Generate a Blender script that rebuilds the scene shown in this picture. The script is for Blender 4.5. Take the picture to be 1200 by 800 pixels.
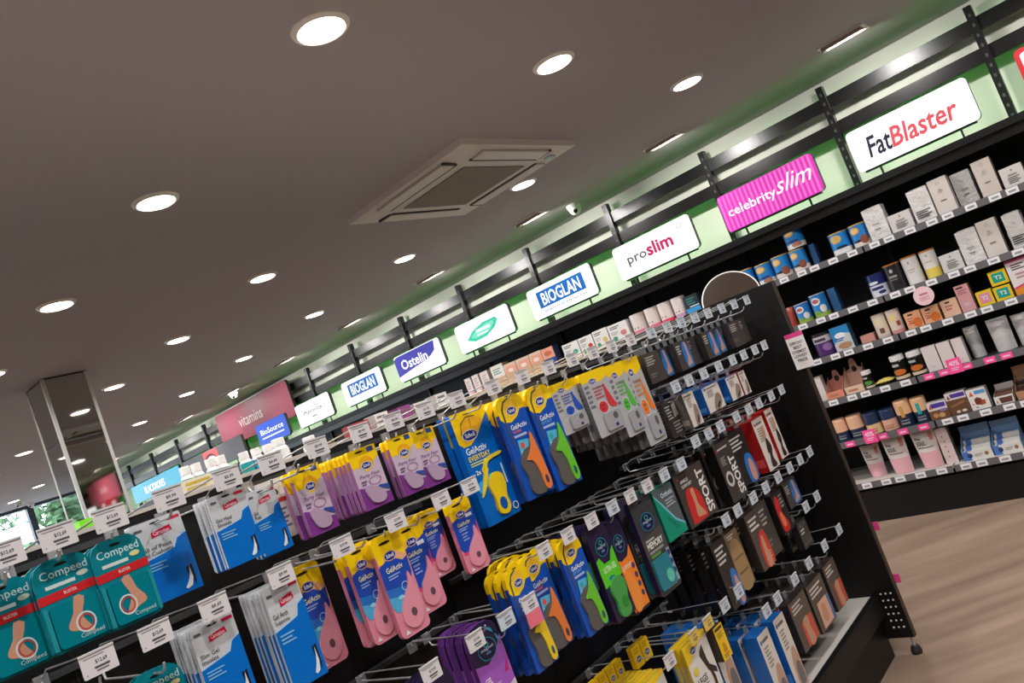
import bpy, bmesh, math, random
from mathutils import Vector, Matrix

for o in list(bpy.data.objects):
    bpy.data.objects.remove(o)
SC = bpy.context.scene
COL = SC.collection
random.seed(11)

# ---------------------------------------------------------------- camera
F_PX = 935.36
cam_d = bpy.data.cameras.new('camera')
cam_d.sensor_width = 36.0
cam_d.lens = F_PX * 36.0 / 1200.0
cam_d.clip_start = 0.02
cam_d.clip_end = 200
cam = bpy.data.objects.new('camera', cam_d)
COL.objects.link(cam)
# world axes seen in the camera frame (x right, y down, z forward)
AX = (0.694979, -0.310035, -0.648755)
AY = (0.627800, -0.178214, 0.757698)
AZ = (-0.350531, -0.933872, 0.070785)
_m = Matrix(((AX[0], -AX[1], -AX[2]), (AY[0], -AY[1], -AY[2]), (AZ[0], -AZ[1], -AZ[2])))
cam.matrix_world = Matrix.Translation((0, 0, 1.5)) @ _m.to_4x4()
SC.camera = cam

# ---------------------------------------------------------------- world (overcast daylight outside the shop window)
W = bpy.data.worlds.new('daylight')
SC.world = W
W.use_nodes = True
_bg = W.node_tree.nodes['Background']
_bg.inputs[0].default_value = (0.80, 0.90, 1.0, 1)
_bg.inputs[1].default_value = 5.0

# ---------------------------------------------------------------- view
SC.view_settings.view_transform = 'Standard'
SC.view_settings.look = 'None'
SC.view_settings.gamma = 1
SC.view_settings.use_curve_mapping = False
SC.view_settings.exposure = EXPOSURE = 0.0
LAMP_W = 9.8        # round downlight
WASH_W = 8.0        # wall washer
LED = 1.25           # green cove strip
SIGN_E = 1.05         # light box face

# room
CEIL, WALLY = 2.74, 5.52
RX0, RX1, RY0 = -15.4, 5.0, -4.5

# ================================================================= helpers
def lin(c):
    out = []
    for v in c[:3]:
        v /= 255.0
        out.append(v / 12.92 if v <= 0.04045 else ((v + 0.055) / 1.055) ** 2.4)
    return (out[0], out[1], out[2], 1.0)

_MATS = {}
def M(rgb, rough=0.5, metal=0.0, emit=0.0, coat=0.0, noise=0.0, scale=40.0, bump=0.0, name=None, alpha=1.0, spec=0.5):
    key = (tuple(rgb), rough, metal, emit, coat, noise, scale, bump, name, alpha, spec)
    if key in _MATS:
        return _MATS[key]
    m = bpy.data.materials.new(name or 'surface_%d_%d_%d' % tuple(rgb[:3]))
    m.use_nodes = True
    nt = m.node_tree
    b = nt.nodes['Principled BSDF']
    b.inputs['Base Color'].default_value = lin(rgb)
    b.inputs['Roughness'].default_value = rough
    b.inputs['Metallic'].default_value = metal
    b.inputs['Specular IOR Level'].default_value = spec
    if coat:
        b.inputs['Coat Weight'].default_value = coat
        b.inputs['Coat Roughness'].default_value = 0.12
    if emit:
        b.inputs['Emission Color'].default_value = lin(rgb)
        b.inputs['Emission Strength'].default_value = emit
    if alpha < 1:
        b.inputs['Alpha'].default_value = alpha
    if noise or bump:
        tc = nt.nodes.new('ShaderNodeTexCoord')
        n = nt.nodes.new('ShaderNodeTexNoise')
        n.inputs['Scale'].default_value = scale
        n.inputs['Detail'].default_value = 4
        nt.links.new(tc.outputs['Object'], n.inputs['Vector'])
        if noise:
            mx = nt.nodes.new('ShaderNodeMix')
            mx.data_type = 'RGBA'
            c = lin(rgb)
            mx.inputs[6].default_value = tuple(v * (1 - noise) for v in c[:3]) + (1,)
            mx.inputs[7].default_value = tuple(min(1, v * (1 + noise)) for v in c[:3]) + (1,)
            nt.links.new(n.outputs['Fac'], mx.inputs[0])
            nt.links.new(mx.outputs[2], b.inputs['Base Color'])
        if bump:
            bp = nt.nodes.new('ShaderNodeBump')
            bp.inputs['Strength'].default_value = bump
            bp.inputs['Distance'].default_value = 0.004
            nt.links.new(n.outputs['Fac'], bp.inputs['Height'])
            nt.links.new(bp.outputs['Normal'], b.inputs['Normal'])
    _MATS[key] = m
    return m

def card(rgb):
    return M(rgb, rough=0.32, coat=0.25)

class MB:
    """collects shapes and links them as ONE mesh"""
    def __init__(self):
        self.v, self.f, self.mi, self.sm, self.mats = [], [], [], [], []
    def _m(self, mat):
        if mat not in self.mats:
            self.mats.append(mat)
        return self.mats.index(mat)
    def face(self, pts, mat, smooth=False):
        b = len(self.v)
        self.v += [tuple(p) for p in pts]
        self.f.append(tuple(range(b, b + len(pts))))
        self.mi.append(self._m(mat)); self.sm.append(smooth)
    def geo(self, verts, faces, mat, smooth=False):
        b = len(self.v)
        self.v += [tuple(p) for p in verts]
        k = self._m(mat)
        for f in faces:
            self.f.append(tuple(i + b for i in f)); self.mi.append(k); self.sm.append(smooth)
        return self
    def box(self, x0, x1, y0, y1, z0, z1, mat, bev=0.0):
        if bev:
            bm = bmesh.new()
            bmesh.ops.create_cube(bm, size=1)
            for v in bm.verts:
                v.co = Vector(((x0 + x1) / 2 + v.co.x * (x1 - x0), (y0 + y1) / 2 + v.co.y * (y1 - y0), (z0 + z1) / 2 + v.co.z * (z1 - z0)))
            bmesh.ops.bevel(bm, geom=bm.edges[:], offset=bev, segments=2, affect='EDGES', profile=0.5)
            bm.verts.index_update()
            self.geo([v.co[:] for v in bm.verts], [[v.index for v in f.verts] for f in bm.faces], mat)
            bm.free()
            return self
        v = [(x0, y0, z0), (x1, y0, z0), (x1, y1, z0), (x0, y1, z0), (x0, y0, z1), (x1, y0, z1), (x1, y1, z1), (x0, y1, z1)]
        return self.geo(v, [(0, 3, 2, 1), (4, 5, 6, 7), (0, 1, 5, 4), (1, 2, 6, 5), (2, 3, 7, 6), (3, 0, 4, 7)], mat)
    def prism(self, poly, y0, y1, mat, side=None):
        """polygon in (x, z) swept along y; y0 is the front"""
        n = len(poly)
        self.geo([(x, y0, z) for x, z in poly], [tuple(range(n))], mat)
        self.geo([(x, y1, z) for x, z in poly], [tuple(reversed(range(n)))], side or mat)
        self.geo([(x, y0, z) for x, z in poly] + [(x, y1, z) for x, z in poly],
                 [(i, i + n, (i + 1) % n + n, (i + 1) % n) for i in range(n)], side or mat)
        return self
    def lathe(self, prof, mats, n=24, c=(0, 0, 0)):
        """prof: (r, z) from bottom to top; mats: one per segment or one for all"""
        for s in range(len(prof) - 1):
            (r0, z0), (r1, z1) = prof[s], prof[s + 1]
            mt = mats[s] if isinstance(mats, (list, tuple)) else mats
            vs = []
            for r, z in ((r0, z0), (r1, z1)):
                vs += [(c[0] + r * math.cos(2 * math.pi * i / n), c[1] + r * math.sin(2 * math.pi * i / n), c[2] + z) for i in range(n)]
            self.geo(vs, [(i, (i + 1) % n, (i + 1) % n + n, i + n) for i in range(n)], mt, smooth=True)
        return self
    def tube(self, pts, r, mat, n=6):
        pts = [Vector(p) for p in pts]
        rings = []
        for i, p in enumerate(pts):
            d = (pts[min(i + 1, len(pts) - 1)] - pts[max(i - 1, 0)]).normalized()
            a = d.cross(Vector((0, 0, 1)))
            if a.length < 0.1:
                a = d.cross(Vector((1, 0, 0)))
            a.normalize(); b = d.cross(a)
            rings += [tuple(p + r * (math.cos(2 * math.pi * k / n) * a + math.sin(2 * math.pi * k / n) * b)) for k in range(n)]
        fs = []
        for i in range(len(pts) - 1):
            for k in range(n):
                fs.append((i * n + k, i * n + (k + 1) % n, (i + 1) * n + (k + 1) % n, (i + 1) * n + k))
        self.geo(rings, fs, mat, smooth=True)
        self.geo(rings[:n], [tuple(range(n))], mat); self.geo(rings[-n:], [tuple(range(n))], mat)
        return self
    def mesh(self, name):
        me = bpy.data.meshes.new(name)
        me.from_pydata(self.v, [], self.f)
        for m in self.mats:
            me.materials.append(m)
        me.polygons.foreach_set('material_index', self.mi)
        me.polygons.foreach_set('use_smooth', self.sm)
        me.update()
        return me
    def obj(self, name, parent=None, loc=(0, 0, 0), rz=0.0):
        return link(name, self.mesh(name), parent, loc, rz)

def link(name, me, parent=None, loc=(0, 0, 0), rz=0.0):
    o = bpy.data.objects.new(name, me)
    COL.objects.link(o)
    o.parent = parent
    o.location = loc
    o.rotation_euler = (0, 0, rz)
    return o

def tag(o, label=None, cat=None, group=None, kind=None):
    if label: o['label'] = label
    if cat: o['category'] = cat
    if group: o['group'] = group
    if kind: o['kind'] = kind
    return o

def thing(name, label, cat, loc=(0, 0, 0), rz=0.0, group=None):
    return tag(link(name, None, None, loc, rz), label, cat, group)

def struct(name, mb, label=None):
    o = mb.obj(name)
    o['kind'] = 'structure'
    if label: o['label'] = label
    return o

_TXT = {}
def text_geo(s, bold=0.0, shear=0.0):
    k = (s, bold, shear)
    if k not in _TXT:
        cu = bpy.data.curves.new('lettering', 'FONT')
        cu.body = s; cu.size = 1.0; cu.resolution_u = 2
        cu.offset = bold; cu.shear = shear
        ob = bpy.data.objects.new('lettering', cu)
        me = bpy.data.meshes.new_from_object(ob)
        vs = [(v.co.x, v.co.y) for v in me.vertices]
        fs = [tuple(p.vertices) for p in me.polygons]
        bpy.data.objects.remove(ob); bpy.data.curves.remove(cu); bpy.data.meshes.remove(me)
        xs = [v[0] for v in vs]; ys = [v[1] for v in vs]
        x0, x1, y0, y1 = min(xs), max(xs), min(ys), max(ys)
        _TXT[k] = ([((x - x0) / (x1 - x0), (y - y0) / (y1 - y0)) for x, y in vs], fs)
    return _TXT[k]

class Art:
    """flat print laid on a front that faces -y: fractions of width and height, (0, 0) bottom left"""
    def __init__(self, w, h, yf, mk=card, step=0.00012):
        self.w, self.h, self.yf, self.k, self.mb, self.mk, self.step = w, h, yf, 0, MB(), mk, step
    def y(self):
        self.k += 1
        return self.yf - 0.0003 - self.step * self.k
    def pt(self, p):
        return ((p[0] - 0.5) * self.w, p[1] * self.h)
    def poly(self, pts, c):
        y = self.y()
        self.mb.face([(x, y, z) for x, z in map(self.pt, pts)], self.mk(c)); return self
    def rect(self, x0, z0, x1, z1, c):
        return self.poly([(x0, z0), (x1, z0), (x1, z1), (x0, z1)], c)
    def ell(self, cx, cz, rx, rz, c, n=20, a0=0.0):
        return self.poly([(cx + rx * math.cos(2 * math.pi * i / n), cz + rz * math.sin(2 * math.pi * i / n)) for i in range(n)], c)
    def ring(self, cx, cz, rx, rz, c, t=0.75, n=20):
        y = self.y()
        a = [self.pt((cx + rx * math.cos(2 * math.pi * i / n), cz + rz * math.sin(2 * math.pi * i / n))) for i in range(n)]
        b = [self.pt((cx + rx * t * math.cos(2 * math.pi * i / n), cz + rz * t * math.sin(2 * math.pi * i / n))) for i in range(n)]
        self.mb.geo([(x, y, z) for x, z in a + b], [(i, (i + 1) % n, (i + 1) % n + n, i + n) for i in range(n)], self.mk(c))
        return self
    def text(self, s, x0, z0, x1, z1, c, bold=0.0, shear=0.0, up=False):
        vs, fs = text_geo(s, bold, shear)
        y = self.y()
        if up:   # reads bottom to top
            q = [self.pt((x1 - v * (x1 - x0), z0 + u * (z1 - z0))) for u, v in vs]
        else:
            q = [self.pt((x0 + u * (x1 - x0), z0 + v * (z1 - z0))) for u, v in vs]
        self.mb.geo([(x, y, z) for x, z in q], fs, self.mk(c)); return self
    def lines(self, x0, z0, x1, z1, n, c):
        h = (z1 - z0) / (2 * n - 1)
        y = self.y()
        for i in range(n):
            e = x1 - (x1 - x0) * (0.25 if i % 2 else 0.05)
            p = [self.pt(t) for t in ((x0, z1 - 2 * i * h - h), (e, z1 - 2 * i * h - h), (e, z1 - 2 * i * h), (x0, z1 - 2 * i * h))]
            self.mb.face([(a, y, b) for a, b in p], self.mk(c))
        return self
    def mesh(self, name='print'):
        return self.mb.mesh(name)

def rrect(x0, z0, x1, z1, r, n=4):
    out = []
    for cx, cz, a in ((x1 - r, z0 + r, -90), (x1 - r, z1 - r, 0), (x0 + r, z1 - r, 90), (x0 + r, z0 + r, 180)):
        for i in range(n + 1):
            t = math.radians(a + 90.0 * i / n)
            out.append((cx + r * math.cos(t), cz + r * math.sin(t)))
    return out

def archcard(w, h, r, rise, n=8):
    """rounded bottom corners, arched top"""
    out = []
    for cx, a in ((-w / 2 + r, 180), (w / 2 - r, 270)):
        for i in range(4):
            t = math.radians(a + 30.0 * i)
            out.append((cx + r * math.cos(t), r + r * math.sin(t)))
    for i in range(n + 1):
        t = math.pi * i / n
        out.append((w / 2 * (math.copysign(abs(math.cos(t)) ** 0.6, math.cos(t))), h - rise + rise * math.sin(t) ** 0.8))
    return out

def smooth_poly(pts, k=4):
    n = len(pts); out = []
    for i in range(n):
        p0, p1, p2, p3 = pts[i - 1], pts[i], pts[(i + 1) % n], pts[(i + 2) % n]
        for j in range(k):
            t = j / k
            out.append(tuple(0.5 * (2 * p1[a] + (p2[a] - p0[a]) * t + (2 * p0[a] - 5 * p1[a] + 4 * p2[a] - p3[a]) * t * t
                                    + (3 * p1[a] - p0[a] - 3 * p2[a] + p3[a]) * t ** 3) for a in (0, 1)))
    return out

SOLE = smooth_poly([(0.30, 0.02), (0.62, 0.0), (0.80, 0.14), (0.78, 0.38), (0.92, 0.66), (0.88, 0.90), (0.62, 1.0), (0.34, 0.95), (0.12, 0.74), (0.20, 0.42), (0.16, 0.16)], 3)
FOOT = smooth_poly([(0.30, 1.0), (0.62, 1.0), (0.60, 0.62), (0.64, 0.40), (0.86, 0.20), (1.0, 0.06), (0.94, 0.0), (0.52, 0.04), (0.26, 0.06), (0.20, 0.22), (0.32, 0.55)], 2)

def fit(pts, x0, z0, x1, z1, flip=False):
    return [((x1 - u * (x1 - x0)) if flip else (x0 + u * (x1 - x0)), z0 + v * (z1 - z0)) for u, v in pts]

def tilt(pts, deg, cx, cz, asp=1.0):
    c, s = math.cos(math.radians(deg)), math.sin(math.radians(deg))
    return [(cx + (x - cx) * c - (z - cz) * s * asp, cz + (x - cx) * s / asp + (z - cz) * c) for x, z in pts]

# ================================================================= the room
def floor_mat():
    m = bpy.data.materials.new('floor_vinyl_plank'); m.use_nodes = True
    nt = m.node_tree; b = nt.nodes['Principled BSDF']
    b.inputs['Roughness'].default_value = 0.42
    tc = nt.nodes.new('ShaderNodeTexCoord')
    mp = nt.nodes.new('ShaderNodeMapping'); mp.inputs['Scale'].default_value = (0.55, 4.0, 1)
    mp0 = nt.nodes.new('ShaderNodeMapping'); mp0.inputs['Rotation'].default_value = (0, 0, math.radians(-38))
    nt.links.new(tc.outputs['Object'], mp0.inputs['Vector'])
    nt.links.new(mp0.outputs['Vector'], mp.inputs['Vector'])
    n1 = nt.nodes.new('ShaderNodeTexNoise'); n1.inputs['Scale'].default_value = 1.6; n1.inputs['Detail'].default_value = 6
    nt.links.new(mp.outputs['Vector'], n1.inputs['Vector'])
    br = nt.nodes.new('ShaderNodeTexBrick')
    br.inputs['Scale'].default_value = 1.0
    br.inputs['Brick Width'].default_value = 1.2; br.inputs['Row Height'].default_value = 0.18
    br.inputs['Mortar Size'].default_value = 0.0012
    br.inputs['Color1'].default_value = (0.96, 0.96, 0.96, 1); br.inputs['Color2'].default_value = (1.02, 1.02, 1.02, 1)
    br.inputs['Mortar'].default_value = (0.9, 0.9, 0.9, 1)
    nt.links.new(mp0.outputs['Vector'], br.inputs['Vector'])
    rp = nt.nodes.new('ShaderNodeValToRGB')
    rp.color_ramp.elements[0].position = 0.30; rp.color_ramp.elements[0].color = lin((112, 93, 78))
    rp.color_ramp.elements[1].position = 0.72; rp.color_ramp.elements[1].color = lin((154, 132, 114))
    nt.links.new(n1.outputs['Fac'], rp.inputs['Fac'])
    mx = nt.nodes.new('ShaderNodeMix'); mx.data_type = 'RGBA'; mx.blend_type = 'MULTIPLY'; mx.inputs[0].default_value = 1
    nt.links.new(rp.outputs['Color'], mx.inputs[6]); nt.links.new(br.outputs['Color'], mx.inputs[7])
    nt.links.new(mx.outputs[2], b.inputs['Base Color'])
    return m

CEILM = M((162, 154, 157), rough=0.9, noise=0.03, scale=1.5, name='ceiling_paint')
WALLM = M((226, 230, 214), rough=0.85, noise=0.03, scale=3, name='wall_paint')
BLACK = M((17, 16, 17), rough=0.45, noise=0.25, scale=60, name='black_laminate', spec=0.35)
BLACKM = M((20, 20, 22), rough=0.30, name='black_powder_coat', spec=0.6)
CHROME = M((186, 186, 188), rough=0.25, metal=0.45, name='zinc_wire')
WHITE = M((232, 230, 228), rough=0.5, name='white_plastic')

struct('floor', MB().box(RX0, RX1, RY0, WALLY, -0.1, 0, floor_mat()), 'brown wood plank vinyl floor')
struct('ceiling', MB().box(RX0 - 0.2, RX1, RY0, WALLY + 0.2, CEIL, CEIL + 0.1, CEILM), 'grey white plaster ceiling')
struct('wall_back', MB().box(RX0, RX1, WALLY, WALLY + 0.15, 0, CEIL, WALLM), 'pale wall washed in green light')
DARKW = M((70, 68, 68), rough=0.7, name='dark_wall')
struct('wall_right', MB().box(RX1, RX1 + 0.15, RY0, WALLY, 0, CEIL, DARKW))
struct('wall_front', MB().box(RX0, RX1, RY0 - 0.15, RY0, 0, CEIL, DARKW))

# ---- shop window at the far left end, the street outside
FRAME = M((88, 96, 112), rough=0.4, metal=0.5, name='window_aluminium')
GLASS = bpy.data.materials.new('window_glass'); GLASS.use_nodes = True
_nt = GLASS.node_tree; _nt.nodes.remove(_nt.nodes['Principled BSDF'])
_t = _nt.nodes.new('ShaderNodeBsdfTransparent'); _g = _nt.nodes.new('ShaderNodeBsdfGlossy'); _g.inputs['Roughness'].default_value = 0.02
_x = _nt.nodes.new('ShaderNodeMixShader'); _x.inputs[0].default_value = 0.06
_nt.links.new(_t.outputs[0], _x.inputs[1]); _nt.links.new(_g.outputs[0], _x.inputs[2])
_nt.links.new(_x.outputs[0], _nt.nodes['Material Output'].inputs['Surface'])
win = thing('window_1', 'tall aluminium framed shop window at the far end', None, (RX0, 0, 0))
win['kind'] = 'structure'
ys = [RY0, -2.6, -0.9, 0.8, 2.4, 3.55, 4.62, WALLY]
for i, y in enumerate(ys):
    MB().box(-0.06, 0.06, y - 0.05, y + 0.05, 0, CEIL - 0.05, FRAME).obj('mullion', win)
MB().box(-0.08, 0.08, RY0, WALLY, CEIL - 0.05, CEIL, FRAME).obj('head_rail', win)
MB().box(-0.08, 0.08, RY0, WALLY, 0, 0.16, FRAME).obj('sill_rail', win)
for a, b in zip(ys, ys[1:]):
    MB().box(-0.006, 0.006, a + 0.05, b - 0.05, 0.16, CEIL - 0.05, GLASS).obj('pane', win)
struct('pavement', MB().box(-45, RX0 - 0.2, -25, 30, -0.25, -0.12, M((190, 192, 195), rough=0.8, noise=0.1, scale=2, name='concrete')), 'pale concrete pavement outside the window')
hedge = M((88, 122, 88), rough=0.7, name='leaf_green'); hedge2 = M((110, 146, 104), rough=0.7, name='leaf_pale')
def tree(x, y, zc, r, n, label):
    t = thing('street_tree', label, 'tree', (x, y, -0.12), group='trees outside the window')
    MB().lathe([(0.14, 0), (0.10, zc - r * 0.4)], M((96, 84, 72), rough=0.9), 10).obj('trunk', t)
    mb = MB()
    for i in range(n):
        u = Vector((random.gauss(0, 1), random.gauss(0, 1), random.gauss(0, 1))).normalized() * r * (0.45 + 0.55 * random.random())
        p = Vector((u.x, u.y, zc + u.z * 0.85))
        a = Vector((random.gauss(0, 1), random.gauss(0, 1), random.gauss(0, 1))).normalized()
        b = a.cross(Vector((0.3, 0.5, 0.8))).normalized()
        s = 0.09 + 0.10 * random.random()
        mb.face([p - a * s, p + b * s * 0.6, p + a * s, p - b * s * 0.6], hedge if random.random() < 0.6 else hedge2)
    tag(mb.obj('foliage', t), kind='stuff')
tree(-24.0, 5.0, 2.6, 1.3, 2000, 'leafy street tree outside, nearest the window mullion')
tree(-22.0, 7.75, 2.6, 1.35, 2000, 'leafy street tree outside, behind the mirrored column')
tree(-30, 7.2, 3.2, 2.2, 1100, 'distant street tree across the road')
tree(-31, 2.5, 3.0, 2.0, 900, 'distant street tree at the picture edge')
tree(-22.0, -3.2, 2.7, 1.5, 2000, 'leafy street tree outside, mirrored in the column side')
aw = thing('slatted_awning', 'white slatted awning outside the shop window', 'awning', (-20.5, 5.5, 0.5))
AWM = M((236, 240, 246), rough=0.5)
for i in range(9):
    MB().geo([(0, -0.95 + i * 0.18, 2.28), (0, -0.81 + i * 0.18, 2.28), (1.3, -0.81 + i * 0.18, 1.82), (1.3, -0.95 + i * 0.18, 1.82),
              (0, -0.95 + i * 0.18, 2.25), (0, -0.81 + i * 0.18, 2.25), (1.3, -0.81 + i * 0.18, 1.79), (1.3, -0.95 + i * 0.18, 1.79)],
             [(0, 1, 2, 3), (4, 7, 6, 5), (0, 4, 5, 1), (1, 5, 6, 2), (2, 6, 7, 3), (3, 7, 4, 0)], AWM).obj('slat', aw)
for y in (-0.95, 0.6):
    MB().box(1.22, 1.28, y - 0.03, y + 0.03, -0.62, 1.82, AWM).obj('post', aw)
    MB().box(0.0, 0.06, y - 0.03, y + 0.03, -0.62, 2.26, AWM).obj('post', aw)

# ---- ceiling fittings
LENS = M((255, 244, 232), rough=0.4, emit=14.0, name='led_lens')
TRIM = M((228, 220, 214), rough=0.4, name='light_trim')
_lamps = {}
def lamp(kind, power, shape, sx, sy, spread, color=(1, 0.97, 0.95)):
    if kind not in _lamps:
        d = bpy.data.lights.new(kind, 'AREA')
        d.shape = shape; d.size = sx
        if shape in ('RECTANGLE', 'ELLIPSE'): d.size_y = sy
        d.energy = power; d.color = color; d.spread = math.radians(spread)
        _lamps[kind] = d
    return _lamps[kind]
_rim = MB().lathe([(0.073, -0.010), (0.076, -0.012), (0.090, -0.004), (0.092, 0.0)], TRIM, 32).mesh('trim_ring')
_len = MB().lathe([(0.0, -0.009), (0.073, -0.010)], LENS, 32).mesh('lens')
DOWN = []
for j, y in enumerate((-3.12, -1.94, -0.76, 0.43, 1.61, 2.79, 3.97)):
    for i in range(-2, 11):
        x = -1.65 - 1.213 * i
        if abs(x + 2.86) < 0.1 and abs(y - 2.79) < 0.1: continue      # the air conditioner sits here
        if y < 0 and i > 5: continue
        DOWN.append((x, y, i, j))
ROWN = ['furthest behind', 'further behind', 'just behind', 'over the gondola end', 'first visible', 'second visible', 'third visible']
COLN = {-2: 'far right', -1: 'right', 0: 'nearest', 1: 'second', 2: 'third', 3: 'fourth', 4: 'fifth', 5: 'sixth', 6: 'seventh', 7: 'eighth', 8: 'ninth', 9: 'tenth', 10: 'eleventh'}
for x, y, i, j in DOWN:
    t = thing('downlight', 'round white recessed downlight, %s in the %s row of lights' % (COLN[i], ROWN[j]), 'light', (x, y, CEIL), group='round downlights')
    link('trim_ring', _rim, t); link('lens', _len, t)
    link('lamp', lamp('downlight_lamp', LAMP_W, 'DISK', 0.14, 0, 150), t, (0, 0, -0.0135))
_wfr = MB()
_wfr.box(-0.13, 0.13, -0.075, -0.060, -0.008, 0, TRIM).box(-0.13, 0.13, 0.060, 0.075, -0.008, 0, TRIM).box(-0.13, -0.112, -0.060, 0.060, -0.008, 0, TRIM).box(0.112, 0.13, -0.060, 0.060, -0.008, 0, TRIM)
_wfr = _wfr.mesh('frame')
_wbk = MB().geo([(-0.112, -0.06, -0.03), (0.112, -0.06, -0.03), (0.112, 0.06, 0.0), (-0.112, 0.06, 0.0), (-0.112, -0.06, 0), (0.112, -0.06, 0)],
               [(0, 1, 2, 3), (0, 3, 4), (1, 5, 2), (0, 4, 5, 1)], M((150, 140, 134), rough=0.5)).mesh('baffle')
_wle = MB().geo([(-0.10, -0.035, -0.0245), (0.10, -0.035, -0.0245), (0.10, 0.045, -0.0045), (-0.10, 0.045, -0.0045)], [(0, 1, 2, 3)], LENS).mesh('lens')
for i in range(-4, 9):
    x = -2.285 - 1.213 * i
    t = thing('wall_washer', 'rectangular recessed wall washer light along the sign wall, %s from the nearest' % ['second', 'third', 'fourth', 'fifth', 'sixth', 'seventh', 'eighth', 'ninth', 'tenth', 'fourth to the right', 'third to the right', 'second to the right', 'first'][i], 'light', (x, 4.79, CEIL), group='wall washer lights')
    link('frame', _wfr, t); link('baffle', _wbk, t); link('lens', _wle, t)
    l = link('lamp', lamp('washer_lamp', WASH_W, 'RECTANGLE', 0.2, 0.08, 160), t, (0, 0.005, -0.022))
    l.rotation_euler = (math.radians(28), 0, 0)

# cassette air conditioner
AC = M((206, 196, 190), rough=0.45, name='ac_plastic'); ACD = M((128, 115, 106), rough=0.7, noise=0.1, scale=300, name='ac_grille'); DK = M((40, 36, 34), rough=0.7)
ac = thing('ceiling_air_conditioner', 'square white ceiling cassette air conditioner with four slots', 'air conditioner', (-2.77, 3.315, CEIL))
H = 0.475
mb = MB()
for (a, b, s) in ((-1, 1, 0),):
    q0 = [(-H, -H), (H, -H), (H, H), (-H, H)]; q1 = [(x * 0.985, y * 0.985) for x, y in q0]; q2 = [(x * 0.60, y * 0.60) for x, y in q0]
    mb.geo([(x, y, 0) for x, y in q0] + [(x, y, -0.03) for x, y in q1], [(i, (i + 1) % 4, (i + 1) % 4 + 4, i + 4) for i in range(4)], AC)
    mb.geo([(x, y, -0.03) for x, y in q1] + [(x, y, -0.042) for x, y in q2], [(i, (i + 1) % 4, (i + 1) % 4 + 4, i + 4) for i in range(4)], AC)
mb.obj('panel', ac)
MB().prism(rrect(-0.29, -0.29, 0.29, 0.29, 0.02), 0, 0.004, AC).obj('grille_frame', ac).matrix_local = Matrix.Translation((0, 0, -0.042)) @ Matrix.Rotation(math.pi / 2, 4, 'X')
gr = MB()
gr.box(-0.25, 0.25, -0.25, 0.25, -0.047, -0.044, ACD)
gr.obj('intake_grille', ac)
for k in range(4):
    f = MB().box(-0.27, 0.27, -0.425, -0.335, -0.048, -0.034, AC, bev=0.004).obj('louvre', ac)
    f.rotation_euler[2] = k * math.pi / 2
    s = MB().box(-0.275, 0.275, -0.333, -0.318, -0.0445, -0.036, DK).obj('air_slot', ac)
    s.rotation_euler[2] = k * math.pi / 2
    e = MB().box(0.272, 0.286, -0.43, -0.335, -0.0445, -0.034, DK).obj('louvre_gap', ac)
    e.rotation_euler[2] = k * math.pi / 2
MB().box(0.33, 0.37, 0.34, 0.40, -0.046, -0.036, M((170, 186, 200), rough=0.4)).obj('status_sensor', ac)

def cctv(x, y, label):
    t = thing('security_camera', label, 'camera', (x, y, CEIL), group='dome cameras')
    MB().lathe([(0.055, 0), (0.055, -0.02), (0.048, -0.035)], WHITE, 20).obj('base', t)
    g = 14
    MB().lathe([(0.046 * math.cos(a), -0.035 - 0.05 * math.sin(a)) for a in [math.pi / 2 * i / 8 for i in range(9)]], WHITE, 20).obj('dome', t)
    MB().lathe([(0.0, 0.004), (0.016, 0.003), (0.018, -0.012)], M((14, 14, 16), rough=0.15), 16).obj('eye', t).matrix_local = \
        Matrix.Translation((0.022, -0.032, -0.062)) @ Matrix.Rotation(math.radians(25), 4, 'Z') @ Matrix.Rotation(math.radians(118), 4, 'X')
cctv(-3.29, 5.07, 'white dome camera on the ceiling near the air conditioner')
cctv(-8.40, 4.86, 'white dome camera on the ceiling above the pink wall sign')
cctv(-14.2, 4.15, 'small dome camera on the ceiling near the shop window')
cctv(-15.0, 4.55, 'small dome camera closest to the shop window')

# mirrored column
MIRR = M((196, 198, 196), rough=0.03, metal=1.0, name='mirror')
ALU = M((214, 212, 208), rough=0.35, metal=0.4, name='column_trim')
colm = thing('mirror_column', 'square column clad in mirror panels with pale corner strips', 'column', (-5.85, 2.15, 0))
cx, cy = 0.155, 0.14
MB().box(-cx, cx, -cy, cy, 0, CEIL - 0.004, M((60, 60, 62), rough=0.6)).obj('core', colm)
for z0, z1 in ((0, 1.1), (1.115, 2.29), (2.305, CEIL - 0.012)):
    MB().box(cx, cx + 0.006, -cy + 0.012, cy - 0.012, z0, z1, MIRR).obj('mirror_panel', colm)
    MB().box(-cx - 0.006, -cx, -cy + 0.012, cy - 0.012, z0, z1, MIRR).obj('mirror_panel', colm)
    MB().box(-cx + 0.012, cx - 0.012, -cy - 0.006, -cy, z0, z1, MIRR).obj('mirror_panel', colm)
    MB().box(-cx + 0.012, cx - 0.012, cy, cy + 0.006, z0, z1, MIRR).obj('mirror_panel', colm)
for sx in (-1, 1):
    for sy in (-1, 1):
        MB().box(min(sx * (cx - 0.012), sx * (cx + 0.009)), max(sx * (cx - 0.012), sx * (cx + 0.009)), min(sy * (cy - 0.012), sy * (cy + 0.009)), max(sy * (cy - 0.012), sy * (cy + 0.009)), 0, CEIL - 0.006, ALU).obj('corner_strip', colm)

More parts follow.
